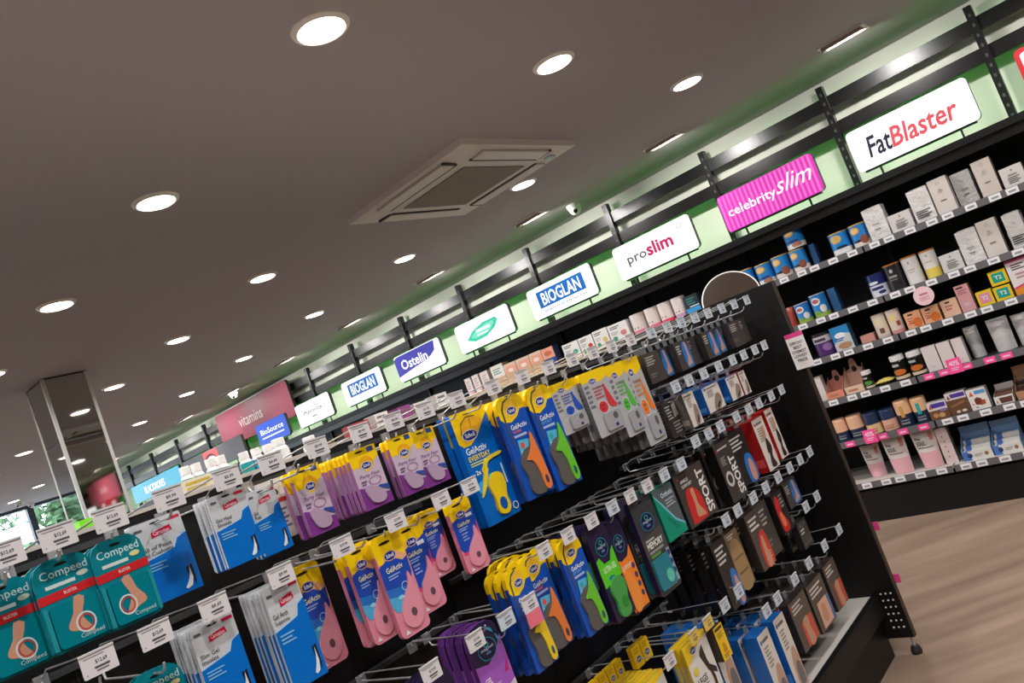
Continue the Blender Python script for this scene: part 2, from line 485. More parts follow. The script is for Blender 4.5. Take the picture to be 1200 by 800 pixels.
# ================================================================= wall shelving along the sign wall
PITCH = 0.894
XB = [-0.561 + PITCH * k for k in range(-15, 6)]
SHELF_Z = [1.635, 1.318, 1.078, 0.806, 0.53, 0.255]
STRIP = M((104, 103, 106), rough=0.4, name='ticket_rail_grey'); SHELFM = M((40, 39, 40), rough=0.5, name='shelf_steel')
TICK = M((236, 235, 238), rough=0.5, name='ticket_paper'); PINKT = M((255, 84, 160), rough=0.5, name='promo_pink'); INK = M((60, 60, 66), rough=0.6)
TRAYM = M((196, 190, 184), rough=0.5, name='pale_shelf')
def ticket_mesh(m, w=0.058, h=0.034):
    b = MB().box(-w / 2, w / 2, -0.003, 0, 0, h, m)
    b.box(-w * 0.30, w * 0.30, -0.0034, -0.003, h * 0.30, h * 0.62, M((150, 150, 156), rough=0.6) if m is TICK else M((250, 200, 225)))
    return b.mesh('price_ticket')
TM, TP = ticket_mesh(TICK), ticket_mesh(PINKT)
SIGNN = {-15: 'far left end', -14: 'left end of the cyan sign', -13: 'right end of the cyan sign', -12: 'gap beside the cyan sign', -11: 'dark grey sign, left end', -10: 'dark grey sign, right end',
         -9: 'royal blue sign', -8: 'white script sign', -7: 'small blue label sign', -6: 'violet and white sign', -5: 'teal leaf sign', -4: 'large blue label sign', -3: 'grey and crimson sign',
         -2: 'pink striped sign', -1: 'red and navy lettered sign', 0: 'red bordered sign', 1: 'plain sign right of the red border', 2: 'small red sign', 3: 'pink diet sign', 4: 'far right end'}
led_mat = M((60, 255, 60), rough=0.5, emit=LED * 10, name='green_led')
for k in range(-15, 5):
    x0, x1 = -0.561 + PITCH * k, -0.561 + PITCH * (k + 1)
    t = thing('wall_shelving_bay', 'black wall shelving bay below the ' + SIGNN[k], 'shelving', ((x0 + x1) / 2, 5.0, 0), group='wall shelving bays')
    w = PITCH / 2 - 0.0005
    MB().box(-w, w, 0.46, 0.49, 0, 1.98, BLACK).obj('back_panel', t)
    cn = MB().box(-w, w, 0.0, 0.46, 1.94, 1.98, BLACK)
    cn.obj('canopy', t)
    MB().box(-w, w, 0.03, 0.05, 1.885, 1.94, BLACKM).obj('canopy_lip', t)
    MB().box(-w, w, 0.012, 0.46, 0, 0.20, BLACK).obj('kick_plate', t)
    MB().box(-w, -w + 0.02, 0.44, 0.46, 0.20, 1.94, BLACKM).obj('slotted_upright', t)
    near = k in (-3, -2, -1, 0)
    for si, z in enumerate(SHELF_Z):
        sh = MB().box(-w + 0.005, w - 0.005, 0.004, 0.46, z - 0.022, z, TRAYM if si == 5 else SHELFM).obj('shelf', t)
        MB().box(-w + 0.005, w - 0.005, 0.0, 0.004, z - 0.038, z + 0.002, STRIP).obj('ticket_rail', sh)
        if near or (k in (-4, -5) and si == 0):
            n = 8
            for q in range(n):
                px = -w + 0.055 + q * 0.1085 + 0.012 * ((q * 7 + si * 3 + k) % 3 - 1)
                wx = px + (x0 + x1) / 2
                pink = (si == 3 and wx > -1.42) or (si == 4 and wx < -1.5)
                link('price_ticket', TP if pink else TM, sh, (px, 0.0, z - 0.035))
    # green cove strip behind the signs
    MB().box(-w + 0.02, w - 0.02, 0.13, 0.145, 1.981, 1.99, led_mat).obj('cove_light_strip', t)

# promo card, pink flag and round wobbler clipped to the ticket rails
nt_ = thing('hanging_notice', 'white notice card with pink header clipped to the end panel edge', 'notice', (-1.303, 3.180, 1.212))
MB().prism(rrect(-0.038, 0, 0.038, 0.150, 0.003), -0.001, 0.001, M((236, 232, 230), rough=0.5)).obj('card', nt_)
a = Art(0.076, 0.150, -0.001, mk=lambda c: M(c, rough=0.5))
a.rect(0, 0.88, 1, 1, (226, 60, 140))
for i, (s, x) in enumerate((('EVERYDAY', .14), ('BEST', .26), ('CHEMIST', .10), ('LOWEST', .14), ('PRICE', .24))):
    a.text(s, x, 0.68 - i * 0.12, 1 - x, 0.76 - i * 0.12, (80, 76, 76), bold=0.02)
link('print', a.mesh(), nt_)
MB().box(-0.012, 0.010, 0.001, 0.012, 0.135, 0.145, WHITE).obj('clip', nt_)
wb = thing('shelf_wobbler', 'round pale pink promo disc hanging below the second shelf', 'promo disc', (-1.242, 4.975, 1.19))
MB().prism([(0.055 * math.cos(2 * math.pi * i / 28), 0.052 + 0.055 * math.sin(2 * math.pi * i / 28)) for i in range(28)], -0.001, 0.001, M((240, 204, 208), rough=0.5)).obj('disc', wb)
a = Art(0.11, 0.11, -0.001); a.lines(.3, .52, .74, .62, 1, (200, 120, 140)); a.lines(.25, .25, .78, .42, 3, (214, 150, 164)); link('print', a.mesh(), wb)
MB().box(-0.003, 0.003, 0.001, 0.02, 0.10, 0.104, WHITE).obj('clip', wb)
for (x, z, s, lab) in ((-1.235, 0.805, '40%', 'square pink discount flag below the silver pouches'), (-1.83, 0.527, '40%', 'wide pink discount flag on the blush tin shelf')):
    t = thing('discount_flag', lab, 'flag', (x, 4.985, z - 0.036), group='pink discount flags')
    MB().box(-0.038, 0.038, -0.002, 0.0, 0, 0.085, PINKT).obj('card', t)
    a = Art(0.076, 0.085, -0.002); a.text(s, .15, .5, .85, .85, (250, 225, 238), bold=0.02); a.lines(.2, .2, .8, .4, 2, (250, 200, 225)); link('print', a.mesh(), t)
    MB().box(-0.01, 0.01, 0.0, 0.016, 0.03, 0.036, PINKT).obj('clip', t)

# slat frame over the shelving
sf = thing('slat_frame', 'black slat frame of two long rails and uprights on the green lit wall', 'frame', (-5, 5.43, 1.98))
for z in (0.60, 0.425):
    MB().box(RX0 + 5.2, 3.9 + 5, -0.012, 0.012, z - 0.042, z + 0.042, BLACKM).obj('rail', sf)
up = MB().box(-0.021, 0.021, -0.03, 0.02, -0.0, 0.715, BLACKM)
for i in range(11):
    up.box(-0.006, 0.006, -0.031, -0.03, 0.03 + i * 0.062, 0.05 + i * 0.062, M((90, 90, 92), rough=0.4))
up = up.mesh('upright')
for k in range(-16, 6):
    link('upright', up, sf, (-0.561 + PITCH * k + 5, 0, 0))

# ---- light box signs
_glow = {}
def glow(c):
    """back-lit acrylic: mostly its own light, little of the room's"""
    if c not in _glow:
        m = M(tuple(int(v * 0.55) for v in c), rough=0.3, name='lit_%d_%d_%d' % tuple(c))
        p = m.node_tree.nodes['Principled BSDF']
        p.inputs['Emission Color'].default_value = lin(c)
        p.inputs['Emission Strength'].default_value = SIGN_E if min(c) > 240 else 0.75 * SIGN_E
        _glow[c] = m
    return _glow[c]
def flatc(c):
    return M(c, rough=0.45)
def sign(xc, label, face, art=None, w=0.666, h=0.246, z=2.036, y=5.03, lit=True, legs=True, r=0.028, name='light_box_sign', border=None):
    t = thing(name, label, 'sign', (xc, y, z))
    mk = glow if lit else flatc
    b = MB()
    b.prism(rrect(-w / 2, 0, w / 2, h, r, 6), -0.018, 0.018, mk(face), M((60, 60, 62), rough=0.4))
    b.obj('box', t)
    if art:
        a = Art(w, h, -0.018, mk=mk, step=0.0003)
        art(a)
        link('print', a.mesh('lettering'), t)
    if legs:
        MB().box(-w / 2 + 0.03, w / 2 - 0.03, -0.012, 0.012, -0.012, 0.0, BLACKM).obj('cradle', t)
        for s in (-1, 1):
            MB().box(s * w * 0.33 - 0.005, s * w * 0.33 + 0.005, -0.006, 0.006, 1.98 - z, -0.012, BLACKM).obj('stem', t)
    return t
NAVY, GREY = (40, 44, 84), (120, 120, 126)
def art_fat(a):
    a.text('Fat', .13, .22, .335, .72, (40, 36, 60), bold=0.018, shear=0.2).text('Blaster', .325, .22, .87, .70, (226, 84, 96), bold=0.018, shear=0.2)
def art_cel(a):
    for i in range(21):
        a.rect(.012 + i * .047, .02, .034 + i * .047, .98, (250, 120, 215))
    a.text('celebrity', .07, .30, .58, .62, (255, 246, 252), bold=0.012).text('slim', .58, .38, .95, .80, (255, 250, 252), bold=0.0, shear=0.45)
def art_pro(a):
    a.text('pro', .15, .30, .40, .58, (86, 88, 96), bold=0.012).text('slim', .41, .36, .74, .74, (205, 40, 100), bold=0.03).rect(.16, .22, .80, .235, (190, 190, 196))
    a.ring(.86, .80, .03, .08, (110, 110, 116), .8)
def art_bio(a, sub=True):
    a.rect(.14, .30, .86, .84, (20, 105, 190)).text('BIOGLAN', .20, .36, .80, .77, (250, 252, 255), bold=0.02)
    if sub: a.text('SERIOUS HEALTH', .18, .14, .84, .21, (90, 110, 150), bold=0.01)
def art_teal(a):
    a.poly([(.16, .38), (.30, .62), (.52, .76), (.74, .76), (.78, .66), (.70, .44), (.52, .26), (.30, .24)], (60, 205, 170))
    a.poly([(.24, .42), (.38, .60), (.56, .68), (.70, .68), (.70, .60), (.62, .44), (.48, .34), (.32, .34)], (130, 225, 200))
    a.lines(.36, .50, .64, .60, 1, (235, 255, 248)).lines(.36, .38, .58, .44, 1, (230, 250, 245))
def art_ost(a):
    a.poly([(.0, .20), (.40, .34), (.70, .42), (.86, .62), (.90, .97), (.06, .97), (.0, .9)], (70, 66, 176))
    a.text('Ostelin.', .12, .40, .74, .78, (250, 250, 255), bold=0.02)
def art_api(a):
    a.text('Apivita', .18, .42, .74, .66, (100, 106, 110), bold=0.012).lines(.40, .26, .56, .32, 1, (140, 146, 150)).ring(.64, .78, .09, .10, (100, 106, 110), .8)
def art_bs(a):
    a.text('BioSource', .12, .46, .88, .72, (250, 252, 255), bold=0.012).lines(.12, .26, .90, .34, 1, (220, 230, 255))
def art_bm(a):
    a.text('BLACKMORES', .26, .30, .68, .72, (250, 253, 255), bold=0.02)
def art_dark(a):
    a.rect(.36, .04, .60, .96, (238, 86, 90)).ell(.47, .5, .09, .30, (96, 30, 38)).ell(.48, .48, .07, .18, (246, 236, 238))
def art_vit(a):
    a.text('vitamins', .30, .36, .62, .66, (236, 214, 218), bold=0.0)
def art_red(a):
    a.poly(rrect(.035, .09, .965, .91, .06), (255, 252, 252))
def art_red2(a):
    a.rect(.1, .2, .3, .8, (250, 240, 240)); a.rect(.72, .2, .9, .9, (250, 240, 240)); a.lines(.36, .36, .68, .62, 2, (252, 230, 232))
def art_diet(a):
    a.text('diet', .36, .40, .60, .72, (240, 214, 218))
sign(-0.982, 'white light box reading FatBlaster in navy and red', (255, 255, 255), art_fat)
sign(-1.862, 'magenta striped light box reading celebrityslim', (232, 60, 190), art_cel)
sign(-2.755, 'white light box reading proslim in grey and crimson', (255, 255, 255), art_pro)
sign(-3.645, 'larger looking white light box reading BIOGLAN on blue with small text below', (255, 255, 255), art_bio)
sign(-4.540, 'white light box with a teal leaf logo', (255, 255, 255), art_teal)
sign(-5.430, 'violet and white light box reading Ostelin', (255, 255, 255), art_ost)
sign(-6.330, 'smaller looking white light box reading BIOGLAN on blue, left of Ostelin', (255, 255, 255), lambda a: art_bio(a, False))
sign(-7.245, 'white light box with faint grey script left of the BIOGLAN box', (255, 255, 255), art_api)
sign(-8.140, 'royal blue light box reading BioSource', (45, 90, 215), art_bs)
sign(-9.640, 'long dark grey sign with a red square in its middle', (92, 92, 100), art_dark, w=1.62, lit=False, r=0.02)
sign(-11.41, 'long cyan light box reading BLACKMORES', (0, 160, 196), art_bm, w=1.64, r=0.004)
sign(-8.98, 'large pink wall sign reading vitamins', (152, 56, 80), art_vit, w=1.82, h=0.44, z=2.245, y=5.36, lit=False, legs=False, r=0.05, name='category_sign')
sign(-0.085, 'red bordered white light box at the right picture edge', (228, 50, 64), art_red)
sign(0.805, 'white light box right of the red bordered one', (255, 255, 255), art_pro)
sign(1.80, 'red light box seen in the column mirror', (225, 50, 64), art_red2)
sign(2.66, 'plain white light box seen in the column mirror', (255, 255, 255), None)
sign(2.72, 'large pink wall sign reading diet', (216, 100, 122), art_diet, w=1.30, h=0.40, z=2.30, y=5.36, lit=False, legs=False, r=0.05, name='category_sign')

# surveyed stock list: kind, variant, x0, x1, z base, z top, y front, label
WALL = [
    ('can', 'opti', -2.263, -2.167, 1.635, 1.779, 5.03, 'blue milkshake tin half hidden behind the round mirror'),
    ('can', 'opti', -2.159, -2.042, 1.635, 1.771, 5.03, 'blue milkshake tin just right of the round mirror'),
    ('can', 'opti2', -2.038, -1.919, 1.635, 1.778, 5.03, 'blue milkshake tin with cocoa picture, third from the mirror'),
    ('can', 'opti2', -1.912, -1.806, 1.635, 1.772, 5.03, 'blue milkshake tin beside the dark blue carton'),
    ('box', 'blueside', -1.804, -1.764, 1.635, 1.771, 5.14, 'dark blue carton set back beside the row of milkshake tins'),
    ('can', 'opti', -1.905, -1.782, 1.779, 1.92, 5.03, 'blue milkshake tin stacked on top of two others'),
    ('can', 'opti3', -1.65, -1.528, 1.635, 1.772, 5.03, 'blue milkshake tin with dark badge, left of a pair'),
    ('can', 'opti2', -1.521, -1.409, 1.635, 1.774, 5.03, 'blue milkshake tin with green badge, touching a silver foil bag'),
    ('foil', 'tall', -1.401, -1.285, 1.635, 1.827, 5.03, 'silver foil block bag right of the milkshake tins'),
    ('box', 'smallwhite', -1.279, -1.152, 1.635, 1.739, 5.03, 'short white carton with black print between two foil bags, top shelf'),
    ('foil', 'tallprint', -1.14, -1.027, 1.635, 1.825, 5.03, 'silver foil bag with bold black print on the top shelf'),
    ('box', 'tallcream', -1.021, -0.919, 1.635, 1.836, 5.03, 'tall cream carton between foil bags on the top shelf'),
    ('foil', 'tall', -0.918, -0.816, 1.635, 1.822, 5.1, 'silver foil bag set back behind two tall cream cartons'),
    ('box', 'tallcream2', -0.791, -0.695, 1.635, 1.836, 5.03, 'tallest cream carton at the right of the top shelf'),
    ('box', 'smallwhite2', -0.682, -0.573, 1.635, 1.743, 5.03, 'short white carton at the picture edge of the top shelf'),
    ('pouch', 'red', -2.071, -2.017, 1.318, 1.442, 5.05, 'small red pouch beside the gondola panel'),
    ('can', 'milk', -2.008, -1.91, 1.318, 1.442, 5.03, 'small blue and white tin with oval badge'),
    ('can', 'milk', -1.898, -1.794, 1.318, 1.464, 5.03, 'large blue and white tin with oval badge'),
    ('box', 'blueside', -1.792, -1.74, 1.318, 1.465, 5.12, 'dark blue carton behind the large blue and white tin'),
    ('can', 'navywhite', -1.533, -1.422, 1.318, 1.456, 5.03, 'navy and white patterned tin'),
    ('can', 'black', -1.421, -1.322, 1.318, 1.479, 5.03, 'black canister with copper lid'),
    ('can', 'white', -1.315, -1.22, 1.318, 1.485, 5.03, 'white canister with copper lid'),
    ('can', 'whiteyellow', -1.21, -1.121, 1.318, 1.483, 5.03, 'white canister with yellow base and copper lid'),
    ('box', 'smallwhite', -1.111, -0.999, 1.318, 1.42, 5.03, 'short white carton with black print on the second shelf'),
    ('foil', 'tall', -0.992, -0.885, 1.318, 1.509, 5.03, 'silver foil bag left of the cream carton, second shelf'),
    ('box', 'tallcream', -0.881, -0.781, 1.318, 1.523, 5.03, 'tall cream carton between two foil bags, second shelf'),
    ('foil', 'tallprint', -0.757, -0.67, 1.318, 1.509, 5.05, 'silver foil bag with black stamp right of the cream carton'),
    ('tub', 'purple', -1.979, -1.847, 1.078, 1.226, 5.03, 'purple and white tub beside the hanging notice'),
    ('box', 'sky', -1.839, -1.722, 1.078, 1.229, 5.03, 'sky blue carton beside the purple tub'),
    ('box', 'pinkflat', -1.686, -1.6, 1.078, 1.125, 5.05, 'low coral box lying beside the cream tins'),
    ('can', 'cream', -1.589, -1.507, 1.078, 1.222, 5.03, 'cream shake tin, left of two'),
    ('can', 'cream2', -1.504, -1.422, 1.078, 1.221, 5.03, 'cream and pink shake tin, right of two'),
    ('box', 'orange', -1.401, -1.308, 1.078, 1.173, 5.03, 'peach printed box with fruit, left of two'),
    ('box', 'orange', -1.304, -1.208, 1.078, 1.17, 5.03, 'peach printed box with fruit, right of two'),
    ('box', 'peach', -1.196, -1.105, 1.078, 1.175, 5.03, 'pale peach box left of the tall pink carton'),
    ('box', 'pinktall', -1.1, -1.026, 1.078, 1.23, 5.03, 'tall dusty pink carton beside yellow boxes'),
    ('box', 't2pink', -1.011, -0.93, 1.078, 1.16, 5.03, 'yellow tea box with pink square'),
    ('box', 't2teal', -0.924, -0.836, 1.078, 1.155, 5.03, 'yellow tea box with teal square, lower of two'),
    ('box', 't2teal', -0.919, -0.83, 1.164, 1.244, 5.03, 'yellow tea box with teal square, stacked on top'),
    ('box', 'promo', -0.826, -0.724, 1.078, 1.272, 5.03, 'white and pink promotional carton at the picture edge'),
    ('box', 'white', -2.055, -2.009, 0.806, 0.966, 5.05, 'white carton next to the gondola panel'),
    ('tray', 'coral', -2.007, -1.894, 0.806, 0.967, 5.03, 'coral open display tray with cut out handle'),
    ('tray', 'creamtray', -1.885, -1.767, 0.806, 1.006, 5.03, 'cream open display tray with cut out handle'),
    ('jar', 'green', -1.766, -1.704, 0.806, 0.918, 5.03, 'small black jar with green label and white lid'),
    ('bagflat', 'yellow', -1.702, -1.594, 0.806, 0.842, 5.03, 'yellow snack bag lying flat'),
    ('jar', 'orange', -1.583, -1.494, 0.806, 0.955, 5.03, 'black jar with orange label, left of two'),
    ('jar', 'orange', -1.487, -1.396, 0.806, 0.952, 5.03, 'black jar with orange label, right of two'),
    ('box', 'white', -1.386, -1.305, 0.806, 0.954, 5.03, 'plain white carton, left of three'),
    ('box', 'white', -1.301, -1.227, 0.806, 0.953, 5.03, 'plain white carton, middle of three'),
    ('box', 'white', -1.22, -1.161, 0.806, 0.952, 5.03, 'plain white carton, right of three'),
    ('pouch', 'silver', -1.159, -1.082, 0.806, 0.988, 5.08, 'narrow silver pouch beside the white cartons'),
    ('pouch', 'silver2', -1.03, -0.92, 0.806, 0.993, 5.05, 'wide crumpled silver pouch'),
    ('pouch', 'silver', -0.91, -0.817, 0.806, 0.979, 5.06, 'silver pouch cut by the picture edge'),
    ('tin2', 'blush', -2.052, -1.969, 0.53, 0.671, 5.03, 'blush and navy tin nearest the gondola panel'),
    ('tin2', 'blush', -1.968, -1.866, 0.53, 0.671, 5.03, 'blush and navy tin, second from the panel'),
    ('tin2', 'navyyellow', -1.864, -1.766, 0.53, 0.664, 5.03, 'navy topped tin with yellow base'),
    ('tin2', 'navypink', -1.764, -1.666, 0.53, 0.661, 5.03, 'navy topped tin with blush base'),
    ('tin2', 'tallblush', -1.664, -1.569, 0.53, 0.689, 5.03, 'tall blush tin with gold drip and navy base'),
    ('tin2', 'tallteal', -1.566, -1.476, 0.53, 0.681, 5.03, 'tall blush tin with teal drip and navy base'),
    ('box', 'choc', -1.475, -1.366, 0.53, 0.632, 5.03, 'low snack bar box with purple stripe and nuts'),
    ('box', 'choc2', -1.364, -1.252, 0.53, 0.66, 5.03, 'taller chocolate bar box with purple stripe'),
    ('box', 'caramel', -1.25, -1.148, 0.53, 0.649, 5.03, 'white bar box with caramel cubes and blue stripe'),
    ('tray', 'chocotray', -1.128, -1.029, 0.53, 0.623, 5.03, 'open white bar tray with raised lid'),
    ('tray', 'browntray', -1.015, -0.916, 0.53, 0.697, 5.03, 'open brown display tray at the picture edge'),
    ('pouch', 'pink', -1.971, -1.848, 0.255, 0.46, 5.08, 'pink and white stand up pouch, left of three'),
    ('pouch', 'pink', -1.811, -1.67, 0.255, 0.489, 5.03, 'pink and white stand up pouch, middle of three'),
    ('pouch', 'pink', -1.637, -1.496, 0.255, 0.488, 5.03, 'pink and white stand up pouch, right of three'),
    ('box', 'slim', -1.495, -1.425, 0.255, 0.473, 5.05, 'slim pale carton with dots beside the pouches'),
    ('tray', 'bluetray', -1.395, -1.234, 0.255, 0.431, 5.03, 'blue and white bar tray, left of two'),
    ('tray', 'bluetray', -1.229, -1.082, 0.255, 0.426, 5.03, 'blue and white bar tray, right of two'),
    ('can', 'pinkrim', -3.193, -3.068, 1.635, 1.787, 5.03, 'cream canister with pink base, leftmost of four'),
    ('can', 'pinkrim', -3.056, -2.943, 1.635, 1.788, 5.03, 'cream canister with pink base, second of four'),
    ('can', 'redrim', -2.939, -2.829, 1.635, 1.786, 5.03, 'cream canister with red base'),
    ('can', 'lilacrim', -2.821, -2.713, 1.635, 1.784, 5.03, 'cream canister with lilac base'),
    ('box', 'tealdark', -2.704, -2.59, 1.635, 1.761, 5.03, 'dark carton with sky blue band left of the round mirror'),
    ('box', 'pill_green', -3.843, -3.681, 1.635, 1.776, 5.03, 'white vitamin carton with green dot'),
    ('box', 'pill_red', -3.672, -3.535, 1.635, 1.776, 5.03, 'white vitamin carton with red capsule'),
    ('box', 'pill_gold', -3.527, -3.386, 1.635, 1.782, 5.03, 'white vitamin carton with gold capsules'),
    ('box', 'pill_blue', -3.378, -3.199, 1.635, 1.777, 5.03, 'wide white vitamin carton with blue figure'),
    ('box', 'tan', -4.651, -4.501, 1.635, 1.842, 5.03, 'tan and white carton, leftmost of the tan row'),
    ('box', 'tan2', -4.499, -4.357, 1.635, 1.815, 5.03, 'tan and peach carton, second of the tan row'),
    ('box', 'tan2', -4.351, -4.2, 1.635, 1.814, 5.03, 'tan and peach carton, third of the tan row'),
    ('box', 'tan2', -4.198, -4.061, 1.635, 1.815, 5.03, 'tan and peach carton, fourth of the tan row'),
    ('box', 'orangeblue', -4.059, -3.931, 1.635, 1.809, 5.03, 'peach and navy carton at the end of the tan row'),
    ('box', 'sachet', -4.991, -4.914, 1.635, 1.833, 5.03, 'slim white and pink carton, left of three'),
    ('box', 'sachet', -4.893, -4.812, 1.635, 1.836, 5.03, 'slim white and pink carton, middle of three'),
    ('box', 'sachet', -4.791, -4.692, 1.635, 1.834, 5.03, 'slim white and pink carton, right of three'),
]

# ================================================================= products on the wall shelves
def emit_thing(parts, name, label, cat, group, loc, rz=0.0):
    """parts: [(part name, mesh), ...]; the first is the thing itself"""
    o = tag(link(name, parts[0][1], None, loc, rz), label, cat, group)
    for pn, me in parts[1:]:
        link(pn, me, o)
    return o

def can_patch(mb, r, a0, a1, z0, z1, mat, oval=False, n=10):
    """a piece of print wrapped on a tin; angles in degrees from the front (-y)"""
    vs, fs = [], []
    for i in range(n + 1):
        u = i / n
        a = math.radians(a0 + (a1 - a0) * u - 90)
        zc, hz = (z0 + z1) / 2, (z1 - z0) / 2
        if oval: hz *= math.sqrt(max(0.0, 1 - (2 * u - 1) ** 2)) + 0.001
        vs += [(r * math.cos(a), r * math.sin(a), zc - hz), (r * math.cos(a), r * math.sin(a), zc + hz)]
    for i in range(n):
        fs.append((2 * i, 2 * i + 2, 2 * i + 3, 2 * i + 1))
    mb.geo(vs, fs, mat, smooth=True)

CANS = {  # bands (z0, z1, colour), lid colour, patches (a0, a1, z0, z1, colour, oval)
    'opti': ([(0, .22, (226, 226, 224)), (.22, .95, (34, 128, 200))], (206, 170, 90), [(-45, 30, .55, .88, (196, 150, 84), 1), (-38, 22, .60, .83, (226, 190, 130), 1), (-40, 40, .28, .36, (60, 50, 110), 0), (-10, 55, .05, .24, (176, 120, 90), 1)]),
    'opti2': ([(0, .22, (222, 214, 206)), (.22, .95, (34, 128, 200))], (206, 170, 90), [(-48, 20, .55, .88, (196, 150, 84), 1), (-40, 12, .60, .83, (226, 190, 130), 1), (-40, 10, .20, .30, (40, 40, 60), 0), (5, 60, .08, .46, (140, 80, 60), 1)]),
    'opti3': ([(0, .25, (226, 226, 224)), (.25, .95, (34, 128, 200))], (206, 170, 90), [(-45, 30, .52, .88, (206, 170, 100), 1), (-20, 50, .25, .37, (20, 40, 70), 1)]),
    'milk': ([(0, .16, (150, 176, 70)), (.16, .96, (40, 130, 206))], (214, 216, 220), [(-40, 30, .52, .86, (232, 232, 236), 1), (-30, 20, .60, .78, (190, 100, 96), 1), (10, 60, .16, .5, (226, 222, 214), 1), (-50, 5, .14, .28, (120, 170, 60), 0)]),
    'navywhite': ([(0, .5, (214, 216, 224)), (.5, .95, (34, 44, 110))], (60, 64, 110), [(-40, 40, .30, .42, (40, 50, 110), 0), (-50, 20, .55, .68, (226, 226, 232), 1), (0, 50, .10, .24, (40, 50, 110), 1)]),
    'black': ([(0, .94, (42, 40, 42))], (196, 124, 62), [(-12, 12, .66, .80, (190, 190, 190), 1), (-30, 30, .48, .56, (150, 150, 150), 0), (-26, 26, .38, .42, (120, 120, 120), 0)]),
    'white': ([(0, .94, (226, 222, 220))], (196, 124, 62), [(-8, 8, .72, .82, (170, 166, 164), 1), (-26, 26, .50, .53, (170, 166, 164), 0), (-22, 22, .42, .45, (180, 176, 174), 0)]),
    'whiteyellow': ([(0, .34, (230, 205, 92)), (.34, .94, (226, 222, 216))], (196, 124, 62), [(-8, 8, .76, .84, (170, 166, 164), 1), (-26, 26, .56, .59, (170, 166, 164), 0)]),
    'cream': ([(0, .10, (214, 196, 186)), (.10, .9, (232, 218, 198))], (224, 210, 192), [(-40, 40, .55, .80, (240, 226, 190), 1), (-10, 30, .18, .40, (120, 90, 74), 0)]),
    'cream2': ([(0, .14, (220, 150, 150)), (.14, .9, (232, 212, 196))], (226, 210, 200), [(-40, 30, .5, .80, (240, 214, 150), 1), (20, 50, .30, .5, (170, 70, 60), 0)]),
    'pinkrim': ([(0, .2, (232, 120, 150)), (.2, .94, (232, 220, 214))], (226, 216, 210), [(-26, -12, .28, .36, (120, 110, 110), 1), (4, 14, .28, .36, (120, 110, 110), 1)]),
    'redrim': ([(0, .2, (232, 70, 100)), (.2, .94, (232, 220, 214))], (226, 216, 210), [(-26, -12, .28, .36, (120, 110, 110), 1), (4, 14, .28, .36, (120, 110, 110), 1)]),
    'lilacrim': ([(0, .2, (206, 160, 200)), (.2, .94, (232, 220, 214))], (226, 216, 210), [(-26, -12, .28, .36, (120, 110, 110), 1), (4, 14, .28, .36, (120, 110, 110), 1)]),
}
def make_can(v, w, h):
    bands, lid, pats = CANS[v]
    r = w / 2 - 0.001
    prof, ms = [(0.0, 0.001), (r * 0.97, 0.0)], [M(lid, rough=0.35, metal=0.3)]
    mb = MB()
    mb.lathe([(0, 0), (r, 0)], card(bands[0][2]), 28)
    for z0, z1, c in bands:
        mb.lathe([(r, z0 * h), (r, z1 * h)], card(c), 28)
    top = bands[-1][1]
    lm = M(lid, rough=0.32, metal=0.35)
    ld = MB().lathe([(r + 0.0006, top * h), (r + 0.0006, h - 0.002), (r - 0.002, h), (r - 0.004, h - 0.003), (0, h - 0.003)], lm, 28)
    pr = MB()
    for i, (a0, a1, z0, z1, c, ov) in enumerate(pats):
        can_patch(pr, r + 0.0004 + 0.0003 * i, a0, a1, z0 * h, z1 * h, card(c), ov)
    return [('tin', mb.mesh('tin')), ('lid', ld.mesh('lid')), ('print', pr.mesh('print'))]

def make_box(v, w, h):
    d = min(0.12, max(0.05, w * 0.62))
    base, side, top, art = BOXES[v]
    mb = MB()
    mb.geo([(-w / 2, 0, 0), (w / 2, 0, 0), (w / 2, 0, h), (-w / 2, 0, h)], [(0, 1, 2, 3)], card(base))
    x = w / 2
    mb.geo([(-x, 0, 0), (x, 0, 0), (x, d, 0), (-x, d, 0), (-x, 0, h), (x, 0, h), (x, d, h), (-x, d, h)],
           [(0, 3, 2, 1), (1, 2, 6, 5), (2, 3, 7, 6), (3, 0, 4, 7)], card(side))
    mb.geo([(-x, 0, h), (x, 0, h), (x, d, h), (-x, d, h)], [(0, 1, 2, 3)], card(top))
    a = Art(w, h, 0.0, step=0.0002)
    art(a)
    out = [('carton', mb.mesh('carton'))]
    if a.k: out.append(('print', a.mesh()))
    return out
GY = (150, 146, 144)
def _small(a):
    a.ell(.52, .80, .05, .06, GY).lines(.3, .52, .72, .62, 1, GY).lines(.25, .16, .80, .46, 4, (90, 86, 86))
def _cream(a):
    a.ring(.5, .86, .10, .045, GY, .8).lines(.36, .58, .66, .64, 2, (176, 168, 160)).lines(.34, .34, .66, .375, 1, (110, 104, 100)).lines(.42, .66, .58, .70, 1, (176, 168, 160))
def _none(a): pass
def _dots(a):
    for i in range(5): a.ell(.42 + .06 * (i % 2), .2 + .14 * i, .05, .02, (90, 80, 84))
def _orange(a):
    a.ell(.68, .30, .28, .30, (226, 120, 60)).ell(.30, .58, .12, .14, (250, 214, 190)).rect(.22, .80, .52, .90, (40, 34, 34)).lines(.16, .30, .48, .66, 3, (190, 86, 60))
def _peach(a):
    a.rect(.28, .80, .56, .90, (50, 40, 40)).lines(.22, .40, .68, .66, 2, (196, 110, 90))
def _pinkt(a):
    a.rect(.10, .88, .62, .94, (50, 40, 44)).lines(.14, .66, .84, .82, 3, (176, 110, 120)).ell(.48, .26, .26, .07, (226, 190, 196))
def _t2(c):
    def f(a):
        a.rect(.16, .18, .84, .84, c).text('T2', .30, .38, .70, .66, (240, 246, 240), bold=0.02)
    return f
